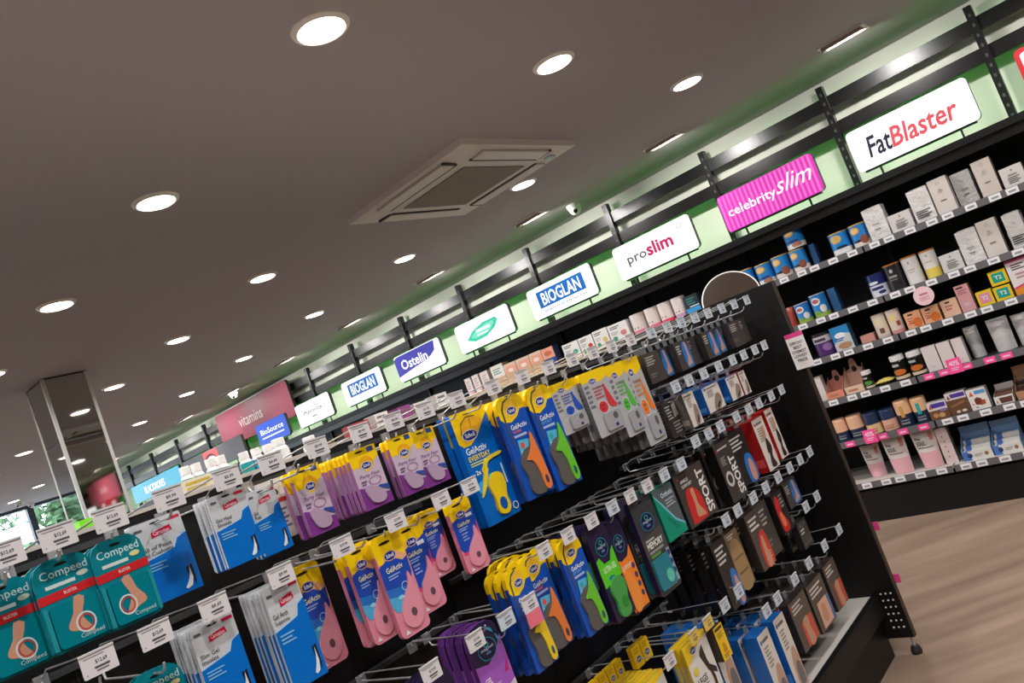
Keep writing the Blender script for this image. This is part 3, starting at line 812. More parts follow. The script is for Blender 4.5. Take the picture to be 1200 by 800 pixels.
def _promo(a):
    a.rect(0, .93, 1, 1, (220, 80, 150)).lines(.22, .70, .85, .86, 3, (80, 60, 66)).poly([(0, 0), (1, 0), (1, .26), (0, .18)], (240, 150, 50)).poly([(0, .18), (1, .26), (1, .34), (0, .22)], (226, 70, 140)).lines(.3, .45, .8, .6, 2, (200, 150, 160))
def _sky(a):
    a.poly([(0, .30), (.55, .74), (1, .62), (1, 0), (0, 0)], (206, 212, 216)).ell(.45, .62, .30, .12, (244, 246, 250)).ell(.55, .18, .38, .14, (190, 146, 110)).lines(.16, .40, .66, .52, 2, (40, 90, 170))
def _choc(a):
    a.rect(0, .0, 1, .52, (122, 82, 56)).rect(.20, .66, .94, .92, (86, 64, 160)).poly([(.06, .62), (.16, .90), (.26, .62)], (196, 110, 70)).ell(.3, .22, .14, .14, (196, 150, 96)).ell(.62, .20, .16, .14, (210, 166, 112)).rect(.6, .40, .92, .56, (150, 120, 190))
def _choc2(a):
    a.rect(0, .0, 1, .68, (112, 76, 56)).rect(.26, .76, .96, .94, (86, 64, 160)).poly([(.06, .72), (.15, .92), (.24, .72)], (150, 80, 60)).poly([(.1, .42), (.8, .58), (.9, .50), (.2, .34)], (150, 110, 84)).ell(.40, .12, .10, .06, (232, 220, 206)).ell(.7, .13, .12, .06, (232, 220, 206))
def _caramel(a):
    a.poly([(.10, .68), (.22, .92), (.34, .68)], (206, 96, 56)).rect(.40, .74, .96, .92, (96, 160, 214)).poly([(.28, .26), (.62, .20), (.66, .50), (.46, .60), (.28, .52)], (122, 60, 40)).poly([(.54, .18), (.80, .22), (.82, .42), (.62, .44)], (176, 90, 54)).ell(.3, .12, .06, .03, (190, 120, 80)).ell(.15, .3, .05, .03, (190, 120, 80))
def _pill(c):
    def f(a):
        a.lines(.10, .74, .62, .88, 2, (90, 96, 110)).ell(.72, .42, .16, .14, c).ell(.22, .24, .13, .12, (60, 150, 130) if c[0] > 150 else c).lines(.1, .46, .5, .60, 2, (180, 184, 190))
    return f
def _tan(a):
    a.rect(0, .0, 1, .48, (206, 170, 134)).lines(.15, .62, .8, .85, 3, (120, 160, 150))
def _tan2(a):
    a.rect(0, .0, 1, .52, (206, 170, 134)).poly([(0, .52), (1, .52), (1, .86), (.2, .9)], (232, 164, 140)).ell(.5, .66, .22, .09, (240, 226, 214))
def _ob(a):
    a.rect(0, 0, 1, .50, (54, 76, 140)).ell(.5, .74, .32, .12, (206, 110, 80)).lines(.2, .2, .8, .36, 2, (140, 160, 200))
def _sach(a):
    a.poly([(0, 0), (1, 0), (1, .4), (0, .2)], (236, 170, 170)).lines(.2, .5, .8, .85, 4, (190, 160, 160))
def _teald(a):
    a.rect(0, 0, 1, .30, (70, 160, 220)).rect(.3, .34, .98, .40, (226, 226, 226)).lines(.2, .5, .8, .85, 3, (80, 140, 140))
def _white(a):
    a.lines(.3, .16, .6, .20, 1, (206, 200, 198))
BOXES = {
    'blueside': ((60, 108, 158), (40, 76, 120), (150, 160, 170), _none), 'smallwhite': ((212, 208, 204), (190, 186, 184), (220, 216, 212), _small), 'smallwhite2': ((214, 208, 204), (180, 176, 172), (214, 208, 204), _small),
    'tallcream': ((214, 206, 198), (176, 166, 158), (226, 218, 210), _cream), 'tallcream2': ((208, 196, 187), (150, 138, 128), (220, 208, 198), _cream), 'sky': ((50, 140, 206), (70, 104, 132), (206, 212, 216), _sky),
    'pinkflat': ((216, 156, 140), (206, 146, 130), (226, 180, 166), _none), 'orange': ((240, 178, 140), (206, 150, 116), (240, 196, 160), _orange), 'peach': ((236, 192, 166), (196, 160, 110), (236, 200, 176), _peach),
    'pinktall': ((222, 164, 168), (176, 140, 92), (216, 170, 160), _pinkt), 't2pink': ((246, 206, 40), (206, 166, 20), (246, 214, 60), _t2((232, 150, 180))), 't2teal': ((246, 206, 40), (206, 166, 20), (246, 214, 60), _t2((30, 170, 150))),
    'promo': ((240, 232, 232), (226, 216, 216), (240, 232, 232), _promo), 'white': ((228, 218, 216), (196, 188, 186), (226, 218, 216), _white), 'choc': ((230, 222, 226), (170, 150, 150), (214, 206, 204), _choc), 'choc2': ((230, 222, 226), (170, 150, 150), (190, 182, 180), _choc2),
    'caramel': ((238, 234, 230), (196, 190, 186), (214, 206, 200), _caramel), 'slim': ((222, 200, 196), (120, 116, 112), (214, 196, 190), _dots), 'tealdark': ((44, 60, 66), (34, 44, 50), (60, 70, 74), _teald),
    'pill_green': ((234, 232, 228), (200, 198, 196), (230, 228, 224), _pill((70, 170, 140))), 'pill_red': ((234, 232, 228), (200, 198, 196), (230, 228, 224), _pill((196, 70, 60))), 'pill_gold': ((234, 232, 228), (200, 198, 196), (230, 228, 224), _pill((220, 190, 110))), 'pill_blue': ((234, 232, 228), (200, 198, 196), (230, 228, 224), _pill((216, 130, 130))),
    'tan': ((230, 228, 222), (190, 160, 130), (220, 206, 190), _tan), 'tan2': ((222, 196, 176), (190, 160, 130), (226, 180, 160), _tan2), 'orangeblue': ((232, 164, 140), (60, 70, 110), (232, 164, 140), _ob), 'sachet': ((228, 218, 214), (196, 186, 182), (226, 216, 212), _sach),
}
FOILM = M((226, 223, 221), rough=0.34, metal=0.15, noise=0.12, scale=60, bump=0.9, name='crumpled_foil')
def make_foil(v, w, h):
    """vacuum block bag: slightly dented block with folded top"""
    d = 0.075; nx, nz = 7, 9
    rnd = random.Random(hash((v, round(w, 3))) % 1000)
    mb = MB()
    def sheet(f, flip=False):
        vs = [f(i / nx, j / nz) for j in range(nz + 1) for i in range(nx + 1)]
        mb.geo(vs, [(j * (nx + 1) + i, j * (nx + 1) + i + 1, (j + 1) * (nx + 1) + i + 1, (j + 1) * (nx + 1) + i) for j in range(nz) for i in range(nx)], FOILM, True)
    j = lambda s: (rnd.random() - 0.5) * s
    def edge(u, vv): return 0.0 if (u in (0, 1) or vv in (0, 1)) else 1.0
    sheet(lambda u, t: ((u - .5) * w, j(.007) * edge(u, t), t * h))
    sheet(lambda u, t: ((.5 - u) * w, d + j(.006) * edge(u, t), t * h))
    sheet(lambda u, t: (w / 2 + j(.010) * edge(u, t), u * d, t * h))
    sheet(lambda u, t: (-w / 2 + j(.010) * edge(u, t), d - u * d, t * h))
    sheet(lambda u, t: ((u - .5) * w, t * d, h + 0.006 * math.sin(math.pi * t) * edge(u, t)))
    a = Art(w, h, -0.006)
    a.ring(.5, .72, .07, .035, GY, .8)
    if v == 'tallprint': a.lines(.12, .12, .88, .34, 4, (70, 68, 70))
    else: a.lines(.35, .30, .65, .33, 1, (120, 116, 116)).lines(.32, .46, .68, .49, 1, GY)
    return [('bag', mb.mesh('bag')), ('print', a.mesh())]

def make_pouch(v, w, h):
    """stand up pouch: flat sealed top, bulging foot"""
    spec = {'red': (168, 60, 40), 'silver': (206, 204, 202), 'silver2': (216, 214, 214), 'pink': (226, 218, 212)}[v]
    m = M(spec, rough=0.28, metal=0.25 if 'silver' in v else 0.0, bump=0.9 if 'silver' in v else 0.15, noise=0.06, scale=40)
    mb = MB(); nx, nz = 10, 10
    wf = lambda t: w * (0.80 + 0.20 * t) if v == 'pink' else w * (0.92 + 0.08 * t)
    bulge = lambda u, t: 0.030 * (math.sin(math.pi * u) ** 0.7) * (1 - t) ** 0.6 + 0.001
    for s in (-1, 1):
        vs = [((i / nx - .5) * wf(k / nz), 0.035 + s * bulge(i / nx, k / nz) + (0.0015 * math.sin(9 * i + 5 * k)), h * k / nz) for k in range(nz + 1) for i in range(nx + 1)]
        mb.geo(vs, [(k * (nx + 1) + i, k * (nx + 1) + i + 1, (k + 1) * (nx + 1) + i + 1, (k + 1) * (nx + 1) + i) for k in range(nz) for i in range(nx)], m, True)
    out = [('pouch', mb.mesh('pouch'))]
    if v == 'pink':
        pm = M((232, 176, 184), rough=0.35); pr = MB()
        def patch(u0, u1, t0, t1, mat, off, n=8):
            vs = []
            for k in range(n + 1):
                t = t0 + (t1 - t0) * k / n
                for i in range(n + 1):
                    u = u0 + (u1 - u0) * i / n
                    vs.append(((u - .5) * wf(t), 0.035 - bulge(u, t) - off - 0.0016, t * h))
            pr.geo(vs, [(k * (n + 1) + i, k * (n + 1) + i + 1, (k + 1) * (n + 1) + i + 1, (k + 1) * (n + 1) + i) for k in range(n) for i in range(n)], mat, True)
        patch(0.01, 0.99, 0.01, 0.42, pm, 0.0006)
        patch(.74, .90, .70, .92, M((206, 130, 120)), 0.0006)
        patch(0.01, 0.99, 0.93, 0.99, M((236, 206, 204)), 0.0006)
        for i, (s, x0, x1, z0, z1) in enumerate((('Free', .12, .36, .74, .82), ('SOUL', .12, .52, .60, .71))):
            vs, fs = text_geo(s, 0.02)
            pr.geo([((x0 + u * (x1 - x0) - .5) * wf(z0 + q * (z1 - z0)), 0.035 - bulge(x0 + u * (x1 - x0), z0 + q * (z1 - z0)) - 0.003, (z0 + q * (z1 - z0)) * h) for u, q in vs], fs, M((70, 60, 60)))
        patch(.12, .80, .53, .555, M((130, 110, 110)), 0.0008)
        out.append(('print', pr.mesh('print')))
    elif v == 'silver2':
        pr = MB(); pr.box(-w * .3, w * .3, 0.0145, 0.016, h * .93, h * .95, M((150, 148, 148))); out.append(('seal', pr.mesh('seal')))
    return out

def make_jar(v, w, h):
    r = w / 2; lc = (206, 110, 40) if v == 'orange' else (80, 150, 60)
    mb = MB().lathe([(0, 0), (r * .95, 0), (r, h * .05), (r, h * .74), (r * .88, h * .80)], M((26, 24, 24), rough=0.15), 24)
    ld = MB().lathe([(r * .97, h * .79), (r * .97, h * .98), (r * .9, h), (0, h)], WHITE, 24)
    lb = MB()
    can_patch(lb, r + .0005, -75, 75, h * .04, h * .16, M((226, 206, 176)), False)
    can_patch(lb, r + .0005, -60, 50, h * .20, h * .44, M(lc), True)
    can_patch(lb, r + .0005, -50, 10, h * .56, h * .66, M((180, 180, 176)), False)
    return [('jar', mb.mesh('jar')), ('lid', ld.mesh('lid')), ('label', lb.mesh('label'))]

def make_tub(v, w, h):
    r = w / 2
    mb = MB().lathe([(0, 0), (r * .96, 0), (r, h * .04), (r, h * .58)], card((84, 50, 110)), 28)
    up_ = MB().lathe([(r + .0003, h * .58), (r + .0003, h * .86)], card((206, 200, 208)), 28)
    ld = MB().lathe([(r * 1.02, h * .86), (r * 1.02, h * .98), (r * .95, h), (0, h)], M((40, 36, 44), rough=.4), 28)
    lb = MB()
    can_patch(lb, r + .0012, -40, 30, h * .64, h * .76, M((70, 56, 84)), False); can_patch(lb, r + .0012, 0, 55, h * .2, h * .52, M((150, 110, 170)), True)
    return [('tub', mb.mesh('tub')), ('label', up_.mesh('label')), ('lid', ld.mesh('lid')), ('print', lb.mesh('print'))]

TIN2 = {'blush': ((240, 190, 156), (34, 50, 84), .42, None), 'navyyellow': ((40, 58, 92), (232, 206, 150), .46, None), 'navypink': ((40, 58, 92), (232, 178, 152), .52, None),
        'tallblush': ((240, 192, 152), (24, 44, 70), .46, (206, 160, 80)), 'tallteal': ((240, 192, 152), (24, 50, 76), .46, (50, 170, 170))}
def make_tin2(v, w, h):
    tc, bc, f, drip = TIN2[v]; r = w / 2 - .001
    mb = MB().lathe([(0, 0), (r, 0), (r, h * f)], card(bc), 28)
    lid = MB().lathe([(r + .001, h * f), (r + .001, h * .93), (r - .001, h * .95), (r - .001, h), (0, h)], card(tc), 28)
    pr = MB()
    if drip: can_patch(pr, r + .002, -14, 14, h * .36, h * .80, M(drip), False)
    can_patch(pr, r + .0016, -36, 30, h * .10, h * .16, M((150, 150, 150) if bc[0] < 100 else (190, 140, 110)), False)
    can_patch(pr, r + .0016, -30, 34, h * .22, h * .26, M((150, 150, 150) if bc[0] < 100 else (190, 140, 110)), False)
    return [('base', mb.mesh('base')), ('lid', lid.mesh('lid')), ('print', pr.mesh('print'))]

def make_tray(v, w, h):
    """open display tray: low front, tall back with handle, wrapped bars inside"""
    fc, bc, ic = {'coral': ((232, 150, 122), (206, 150, 134), None), 'creamtray': ((236, 204, 178), (216, 176, 156), None), 'chocotray': ((236, 230, 228), (206, 196, 190), (110, 74, 56)),
                  'browntray': ((186, 140, 104), (176, 132, 100), (70, 46, 36)), 'bluetray': ((222, 220, 216), (120, 160, 206), (214, 212, 206))}[v]
    d = 0.13; x = w / 2; hf = 0.045 if v != 'bluetray' else 0.055
    mb = MB()
    mb.box(-x, x, 0, 0.002, 0, hf, card(fc)); mb.box(-x, x, 0.002, d, 0, 0.002, card(fc))
    for s in (-1, 1):
        xa = s * x - (0.002 if s > 0 else 0)
        mb.geo([(xa, 0.002, 0), (xa, d, 0), (xa, d, h * .8), (xa, 0.002, hf), (xa + .002, 0.002, 0), (xa + .002, d, 0), (xa + .002, d, h * .8), (xa + .002, 0.002, hf)],
               [(0, 1, 2, 3), (7, 6, 5, 4), (0, 4, 5, 1), (1, 5, 6, 2), (2, 6, 7, 3), (3, 7, 4, 0)], card(bc))
    out = [('tray', mb.mesh('tray'))]
    bk = MB()
    if v in ('coral', 'creamtray'):
        bk.prism([(-x, .002), (x, .002), (x, h * .60), (x * .8, h * .66), (x * .45, h * .70), (x * .34, h * .90), (x * .18, h), (-x * .18, h), (-x * .34, h * .90), (-x * .45, h * .70), (-x * .8, h * .66), (-x, h * .60)], d - .004, d - .002, card(bc))
        bk.prism([(0.016 * math.cos(i * .5236), h * .66 + .020 * math.sin(i * .5236)) for i in range(12)], d - .0050, d - .004, M((50, 30, 28)))
    else:
        bk.box(-x, x, d - .004, d - .002, .002, h, card(bc))
    out.append(('back_flap', bk.mesh('back_flap')))
    a = Art(w, hf, 0.0)
    if v == 'bluetray':
        a.poly([(0, 0), (.28, 0), (.2, 1), (0, 1)], (76, 120, 190)).ell(.24, .5, .09, .26, (40, 60, 110)).ell(.80, .5, .07, .20, (150, 110, 70)).lines(.4, .35, .7, .6, 2, (150, 150, 150))
    elif v == 'chocotray':
        a.poly([(.3, .1), (.9, .1), (.95, .8), (.25, .8)], (110, 70, 56)).poly([(.06, .2), (.12, .6), (.18, .2)], (200, 120, 80))
    else:
        a.lines(.15, .3, .7, .6, 1, (200, 130, 106))
    out.append(('print', a.mesh()))
    if ic:
        for i in range(3):
            br = MB().box(-x + .006, x - .006, .008 + i * .038, .042 + i * .038, .003, hf * .8 + i * (h * .62 - hf * .8) / 3 + .01, card(ic), bev=.003)
            if v == 'bluetray':
                z1 = hf * .8 + i * (h * .62 - hf * .8) / 3 + .0102
                br.box(-x + .02, -x + .05, .0075 + i * .038, .0425 + i * .038, .004, z1 + .0004, M((70, 110, 180)))
            out.append(('bar', br.mesh('bar')))
    return out
def make_bagflat(v, w, h):
    mb = MB(); nx, ny = 10, 8; m = M((226, 206, 110), rough=.3, bump=.4, noise=.1, scale=60)
    for s, z0 in ((1, h / 2), (-1, h / 2)):
        vs = [((i / nx - .5) * w, .09 * k / ny, z0 + s * (h / 2) * (math.sin(math.pi * i / nx) * math.sin(math.pi * k / ny)) ** .6) for k in range(ny + 1) for i in range(nx + 1)]
        mb.geo(vs, [(k * (nx + 1) + i, k * (nx + 1) + i + 1, (k + 1) * (nx + 1) + i + 1, (k + 1) * (nx + 1) + i) for k in range(ny) for i in range(nx)], m, True)
    st = MB().box(-w * .3, w * .1, .012, .03, h * .55, h * .70, M((120, 86, 60)))
    return [('bag', mb.mesh('bag')), ('print', st.mesh('print'))]
MAKE = {'can': (make_can, 'food_tin', 'tin'), 'box': (make_box, 'product_carton', 'carton'), 'foil': (make_foil, 'foil_bag', 'bag'), 'pouch': (make_pouch, 'stand_up_pouch', 'pouch'), 'jar': (make_jar, 'product_jar', 'jar'),
        'tub': (make_tub, 'powder_tub', 'tub'), 'tin2': (make_tin2, 'two_tone_tin', 'tin'), 'tray': (make_tray, 'display_tray', 'tray'), 'bagflat': (make_bagflat, 'snack_bag', 'bag')}
ROUND = ('can', 'jar', 'tub', 'tin2')
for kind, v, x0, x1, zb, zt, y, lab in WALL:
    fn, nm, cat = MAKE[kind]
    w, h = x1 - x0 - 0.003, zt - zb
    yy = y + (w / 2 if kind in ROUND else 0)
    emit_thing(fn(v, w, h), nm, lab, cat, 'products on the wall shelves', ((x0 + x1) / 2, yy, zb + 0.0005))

# ================================================================= the peg-hook gondola
GX = -1.70           # front of the back panel
GY0, GY1 = -0.55, 3.19
gon = thing('gondola', 'long black double sided gondola with peg rails and pale base shelf', 'gondola', (GX, (GY0 + GY1) / 2, 0))
gl = (GY1 - GY0) / 2
MB().box(-0.05, 0.0, -gl, gl, 0.05, 1.553, BLACK).obj('back_panel', gon)
MB().box(-0.055, 0.004, -gl, gl, 1.5535, 1.562, M((206, 198, 188), rough=0.45, name='cream_cap')).obj('top_cap', gon)
MB().box(0.0, 0.285, -gl, gl, 0.225, 0.25, TRAYM).obj('base_shelf', gon)
MB().box(0.285, 0.315, -gl, gl, 0.165, 0.252, BLACK, bev=0.004).obj('base_lip', gon)
MB().box(0.0, 0.29, -gl, gl, 0.0, 0.165, BLACK).obj('base_plinth', gon)
MB().box(-0.45, -0.05, -gl, gl, 0.0, 0.25, BLACK).obj('rear_plinth', gon)
MB().box(-0.40, -0.05, -gl, gl, 1.505, 1.525, TRAYM).obj('rear_top_shelf', gon)
MB().box(-0.404, -0.40, -gl, gl, 1.49, 1.53, STRIP).obj('rear_ticket_rail', gon)
for y in (0.5, 1.39, 2.28):
    MB().box(0.0005, 0.003, y - gl - GY0 - 0.002, y - gl - GY0 + 0.002, 0.25, 1.545, M((8, 8, 8), rough=.6)).obj('panel_joint', gon)
RAILM = M((80, 80, 82), rough=0.35, metal=0.5, name='rail_steel')
def rail(y0, y1, z):
    MB().box(0.0, 0.016, y0 - (GY0 + GY1) / 2, y1 - (GY0 + GY1) / 2, z - 0.006, z + 0.006, RAILM).obj('peg_rail', gon)
ROWS = {'top': 1.555, 'A2': 1.354, 'A3': 1.047, 'B3': 1.133, 'B4': 0.695, 'C2': 1.360, 'C3': 1.171, 'C4': 0.900, 'C5': 0.742, 'C6': 0.578}
for r, y0, y1 in (('top', GY0, GY1), ('A2', GY0, 1.39), ('A3', GY0, 1.39), ('B3', 1.39, 2.28), ('B4', 1.39, 2.28), ('C2', 2.28, GY1), ('C3', 2.28, GY1), ('C4', 2.28, GY1), ('C5', 2.60, GY1), ('C6', 2.28, GY1)):
    rail(y0 + 0.003, y1 - 0.003, ROWS[r] - 0.025)

# ---- hooks
def hook_parts(dz, ty):
    """origin on the rail; dz: ticket centre above the peg; ty: ticket offset along the rail"""
    peg = MB()
    peg.box(-0.012, 0.012, -0.022, -0.016, -0.012, 0.012, CHROME)
    zp = 0.025 - dz
    peg.tube([(0, -0.02, 0), (0, -0.024, zp * .5), (0, -0.03, zp), (0, -0.10, zp), (0, -0.285, zp + 0.002), (0, -0.297, zp + 0.008), (0, -0.303, zp + 0.018)], 0.0024, CHROME)
    arm = MB().tube([(0.004, -0.02, 0.006), (0.004 + ty * .4, -0.05, 0.020), (0.004 + ty, -0.30, 0.036), (0.004 + ty, -0.318, 0.036)], 0.0018, CHROME)
    return peg.mesh('peg'), arm.mesh('tag_arm')
_hooks = {}
def ticket(price, paper):
    k = (price, paper)
    if k not in _hooks:
        pm = {'white': (226, 222, 224), 'blue': (206, 216, 226), 'yellow': (228, 196, 96)}[paper]
        b = MB().prism(rrect(-0.026, -0.018, 0.026, 0.018, 0.002, 2), -0.001, 0.001, M(pm, rough=0.4))
        b.box(-0.026, 0.026, -0.003, 0.002, 0.0165, 0.0195, M((214, 214, 216), rough=0.3))
        a = Art(0.052, 0.036, -0.001, mk=lambda c: M(c, rough=0.6))
        a.text(price, .40, .48, .74, .66, (70, 70, 76), bold=0.012).lines(.10, .80, .72, .84, 1, (150, 150, 156)).lines(.34, .30, .80, .38, 1, (80, 80, 86)).lines(.38, .18, .74, .23, 1, (110, 110, 116)).rect(.08, .14, .12, .18, (120, 120, 124))
        for v in range(len(a.mb.v)):
            x, y, z = a.mb.v[v]; a.mb.v[v] = (x, y, z - 0.018)
        _hooks[k] = (b.mesh('price_ticket'), a.mesh('ticket_print'))
    return _hooks[k]
_pegs = {}
def hook(y, zt, zpeg, price, label, paper='white', extra=False, ty=0.0):
    k = (round(zt - zpeg, 3), round(ty, 3))
    if k not in _pegs: _pegs[k] = hook_parts(*k)
    peg, arm = _pegs[k]
    o = tag(link('display_hook', peg, None, (GX, y, zt - 0.025), math.pi / 2), label, 'hook', 'wire display hooks')
    if paper is None:
        return o
    link('tag_arm', arm, o)
    tb, tp = ticket(price, paper)
    t = link('price_ticket', tb, o, (k[1], -0.3205, 0.022))
    link('ticket_print', tp, t)
    if extra:
        MB().box(-0.026, 0.026, -0.0012, 0.0008, -0.052, -0.0185, M((240, 120, 140), rough=0.5)).obj('promo_slip', o, (k[1], -0.3205, 0.022))
    return o

# ---- hanging packs: origin at the bottom, front faces -y
HOLE = (20, 20, 22)
YEL, BLU, SCH = (255, 214, 16), (24, 84, 190), (30, 50, 130)
def logo(a, cx, cz, rx, rz, ring=(240, 236, 226)):
    a.ell(cx, cz, rx * 1.12, rz * 1.16, ring).ell(cx, cz, rx, rz, SCH).text('Scholl', cx - rx * .68, cz - rz * .42, cx + rx * .68, cz + rz * .52, (240, 240, 250), bold=0.02)
def raised(poly, w, h, yf, t, col, rough=0.25):
    q = [((x - .5) * w, z * h) for x, z in poly]
    return MB().prism(q, yf - t, yf - 0.0001, M(col, rough=rough, coat=0.4), M(col, rough=rough, coat=0.4))

def header(poly, d):
    return MB().prism(poly, -d / 2 - .00015, d / 2 + .00015, card(YEL)).mesh('header')
def arch_top(w, h, z):
    q = [p for p in archcard(w, h, .003, .03) if p[1] > z]
    return [(-w / 2, z), (w / 2, z)] + q

def k_compeed(v, w, h):
    d = 0.004
    c = MB().prism(archcard(w, h, .008, .035), -d / 2, d / 2, card((0, 128, 142)))
    a = Art(w, h, -d / 2)
    a.ell(.5, .915, .11, .016, HOLE).text('Compeed', .12, .765, .92, .885, (200, 230, 232), bold=0.006)
    a.rect(.16, .685, .66, .725, (206, 222, 222)).ell(.80, .745, .10, .03, (196, 206, 190) if v == 0 else (226, 220, 150))
    a.poly([(0, .54), (1, .56), (1, .655), (0, .635)], (206, 38, 44)).text('BLISTER', .42, .585, .64, .62, (244, 214, 214), bold=0.01)
    bl = raised(rrect(.10, .03, .90, .50, .06), w, h, -d / 2, .006, (0, 126, 140))
    e = []
    for x0, x1 in ((.015, .085), (.915, .985)):
        q = rrect((x0 - .5) * w, .03 * h, (x1 - .5) * w, .50 * h, .002)
        e.append(('blister_edge', MB().prism(q, -d / 2 - .004, -d / 2 - .0002, M((40, 150, 162), rough=.2, coat=.5)).mesh('blister_edge')))
    b = Art(w, h, -d / 2 - .006)
    fp = fit(FOOT, .26, .14, .80, .52, flip=(v == 1))
    b.poly(tilt(fp, -18 if v != 1 else 14, .5, .33, h / w), (206, 150, 124)).ring(.60 if v != 1 else .38, .22, .17, .115, (214, 226, 226), .84).ring(.60 if v != 1 else .38, .22, .125, .085, (196, 50, 50), .85)
    b.text('Compeed', .45, .055, .85, .115, (190, 220, 222))
    return [('card', c.mesh('card')), ('blister', bl.mesh('blister')), ('print', a.mesh()), ('picture', b.mesh('picture'))] + e

def k_carn(v, w, h):
    d = 0.006
    m = M((208, 211, 215), rough=0.24, coat=0.6, bump=0.25, scale=70, noise=.05, name='glossy_bag')
    c = MB().prism(rrect(-w / 2, 0, w / 2, h, .003, 2), -d / 2, d / 2, m)
    a = Art(w, h, -d / 2)
    top = .60 if v[2] else .55
    a.poly([(0, 0), (1, 0), (1, top + .17), (.80, top + .13), (.70, top + .03), (.5, top + .01), (0, top - .03)], (0, 112, 206))
    a.poly([(0, top - .03), (.5, top + .01), (.70, top + .03), (.80, top + .13), (1, top + .17), (1, top + .20), (.78, top + .155), (.68, top + .05), (.5, top + .03), (0, top - .005)], (190, 214, 236))
    a.ell(.5, .955, .12, .013, HOLE).rect(.72, .925, .97, .962, (206, 24, 66))
    a.poly([(.34, .775), (.76, .805), (.74, .875), (.36, .845)], (206, 24, 66)).text('Carnation', .39, .80, .71, .85, (250, 226, 232), bold=0.012)
    a.text(v[0], .06, top + .085, .06 + min(.62, .052 * len(v[0])), top + .135, (60, 62, 70), bold=0.006).text(v[1], .06, top + .02, .06 + min(.62, .052 * len(v[1])), top + .07, (60, 62, 70), bold=0.006)
    a.lines(.08, top - .16, .50, top - .07, 3, (120, 186, 236)).lines(.06, .90, .22, .925, 1, (90, 90, 96))
    if v[3]:
        a.poly([(.66, .06), (.70, .04), (.80, .06), (.86, .16), (.90, .32), (.84, .30), (.78, .16), (.74, .12)], (236, 238, 242)).poly([(.84, .30), (.90, .32), (.90, .12), (.87, .05), (.86, .12)], (24, 26, 40)).poly([(.78, .30), (.84, .30), (.80, .18)], (24, 26, 40))
    return [('bag', c.mesh('bag')), ('print', a.mesh())]

def k_pf(v, w, h):
    d = 0.010
    c = MB().prism(rrect(-w / 2, 0, w / 2, h, .006, 3), -d / 2, d / 2, card((206, 188, 206)), card((150, 96, 150)))
    a = Art(w, h, -d / 2)
    a.poly([(0, .70), (.30, .70), (.45, .60), (.62, .62), (.80, .74), (1, .80), (1, 1), (0, 1)], YEL)
    a.ell(.52, .74, .26, .115, (240, 176, 30)).ell(.40, .945, .16, .016, HOLE).rect(.68, .90, .90, .985, (50, 84, 140))
    logo(a, .50, .70, .17, .055)
    a.text('Party Feet', .14, .50, .86, .57, (120, 70, 140), shear=.2).lines(.14, .40, .34, .47, 2, (120, 90, 130))
    a.ring(.62, .43, .22, .07, (170, 110, 160), .86)
    a.poly([(0, 0), (1, 0), (1, .18), (.6, .20), (.3, .34), (0, .38)], (128, 58, 142)).poly([(.44, .26), (.72, .28), (1, .20), (1, .30), (.7, .33)], (60, 80, 160))
    g = raised(smooth_poly([(.16, .30), (.30, .10), (.60, .06), (.78, .12), (.74, .24), (.50, .34), (.28, .38)], 3), w, h, -d / 2, .006, (186, 160, 186), .15)
    return [('card', c.mesh('card')), ('header', header(rrect(-w / 2 - .0002, .80 * h, w / 2 + .0002, h + .0002, .006, 3), d)), ('gel_pad', g.mesh('gel_pad')), ('print', a.mesh())]

def k_big(v, w, h):
    d = 0.022
    c = MB().prism(rrect(-w / 2, 0, w / 2, h, .004, 2), -d / 2, d / 2, card((0, 104, 196)), card((0, 84, 170)))
    a = Art(w, h, -d / 2)
    a.poly([(0, .74), (.10, .70), (.30, .70), (.55, .76), (.80, .86), (1, .93), (1, 1), (0, 1)], YEL)
    a.poly([(.16, .72), (.36, .72), (.60, .79), (.84, .88), (.66, .93), (.40, .94), (.22, .89), (.14, .80)], (246, 184, 40))
    a.poly([(.15, .80), (.22, .89), (.40, .94), (.66, .93), (.66, .938), (.40, .950), (.21, .90), (.13, .80)], (70, 66, 60))
    a.lines(.36, .965, .66, .975, 1, (120, 100, 20))
    logo(a, .36, .785, .20, .042)
    a.text('GelActiv', .10, .625, .68, .685, (240, 246, 252), bold=0.015).text('EVERYDAY', .10, .565, .72, .61, (250, 226, 90), bold=0.02).lines(.10, .52, .62, .55, 2, (210, 226, 150))
    a.text('2x', .16, .44, .30, .48, (250, 250, 250), bold=0.02).ring(.42, .46, .09, .035, (240, 214, 60), .6)
    a.poly([(.02, .36), (.50, .42), (.46, .34), (.10, .28)], (60, 170, 226)).rect(.86, .28, .90, .46, (220, 228, 240)).ell(.88, .07, .08, .035, (236, 240, 246)).ell(.88, .07, .06, .026, (0, 90, 170))
    s = raised(fit(SOLE, .28, .045, .84, .41), w, h, -d / 2, .007, (244, 210, 20), .4)
    st = raised(smooth_poly([(.10, .25), (.30, .33), (.43, .42), (.49, .49), (.62, .525), (.96, .54), (.96, .565), (.60, .555), (.44, .52), (.36, .44), (.24, .36)], 3), w, h, -d / 2, .005, (240, 214, 40), .4)
    ho = raised([(.55 + .10 * math.cos(i * .3927), .135 + .055 * math.sin(i * .3927)) for i in range(16)], w, h, -d / 2 - .007, .0006, (0, 90, 170), .4)
    return [('box', c.mesh('box')), ('insole', s.mesh('insole')), ('insole_stem', st.mesh('insole_stem')), ('heel_patch', ho.mesh('heel_patch')), ('print', a.mesh())]

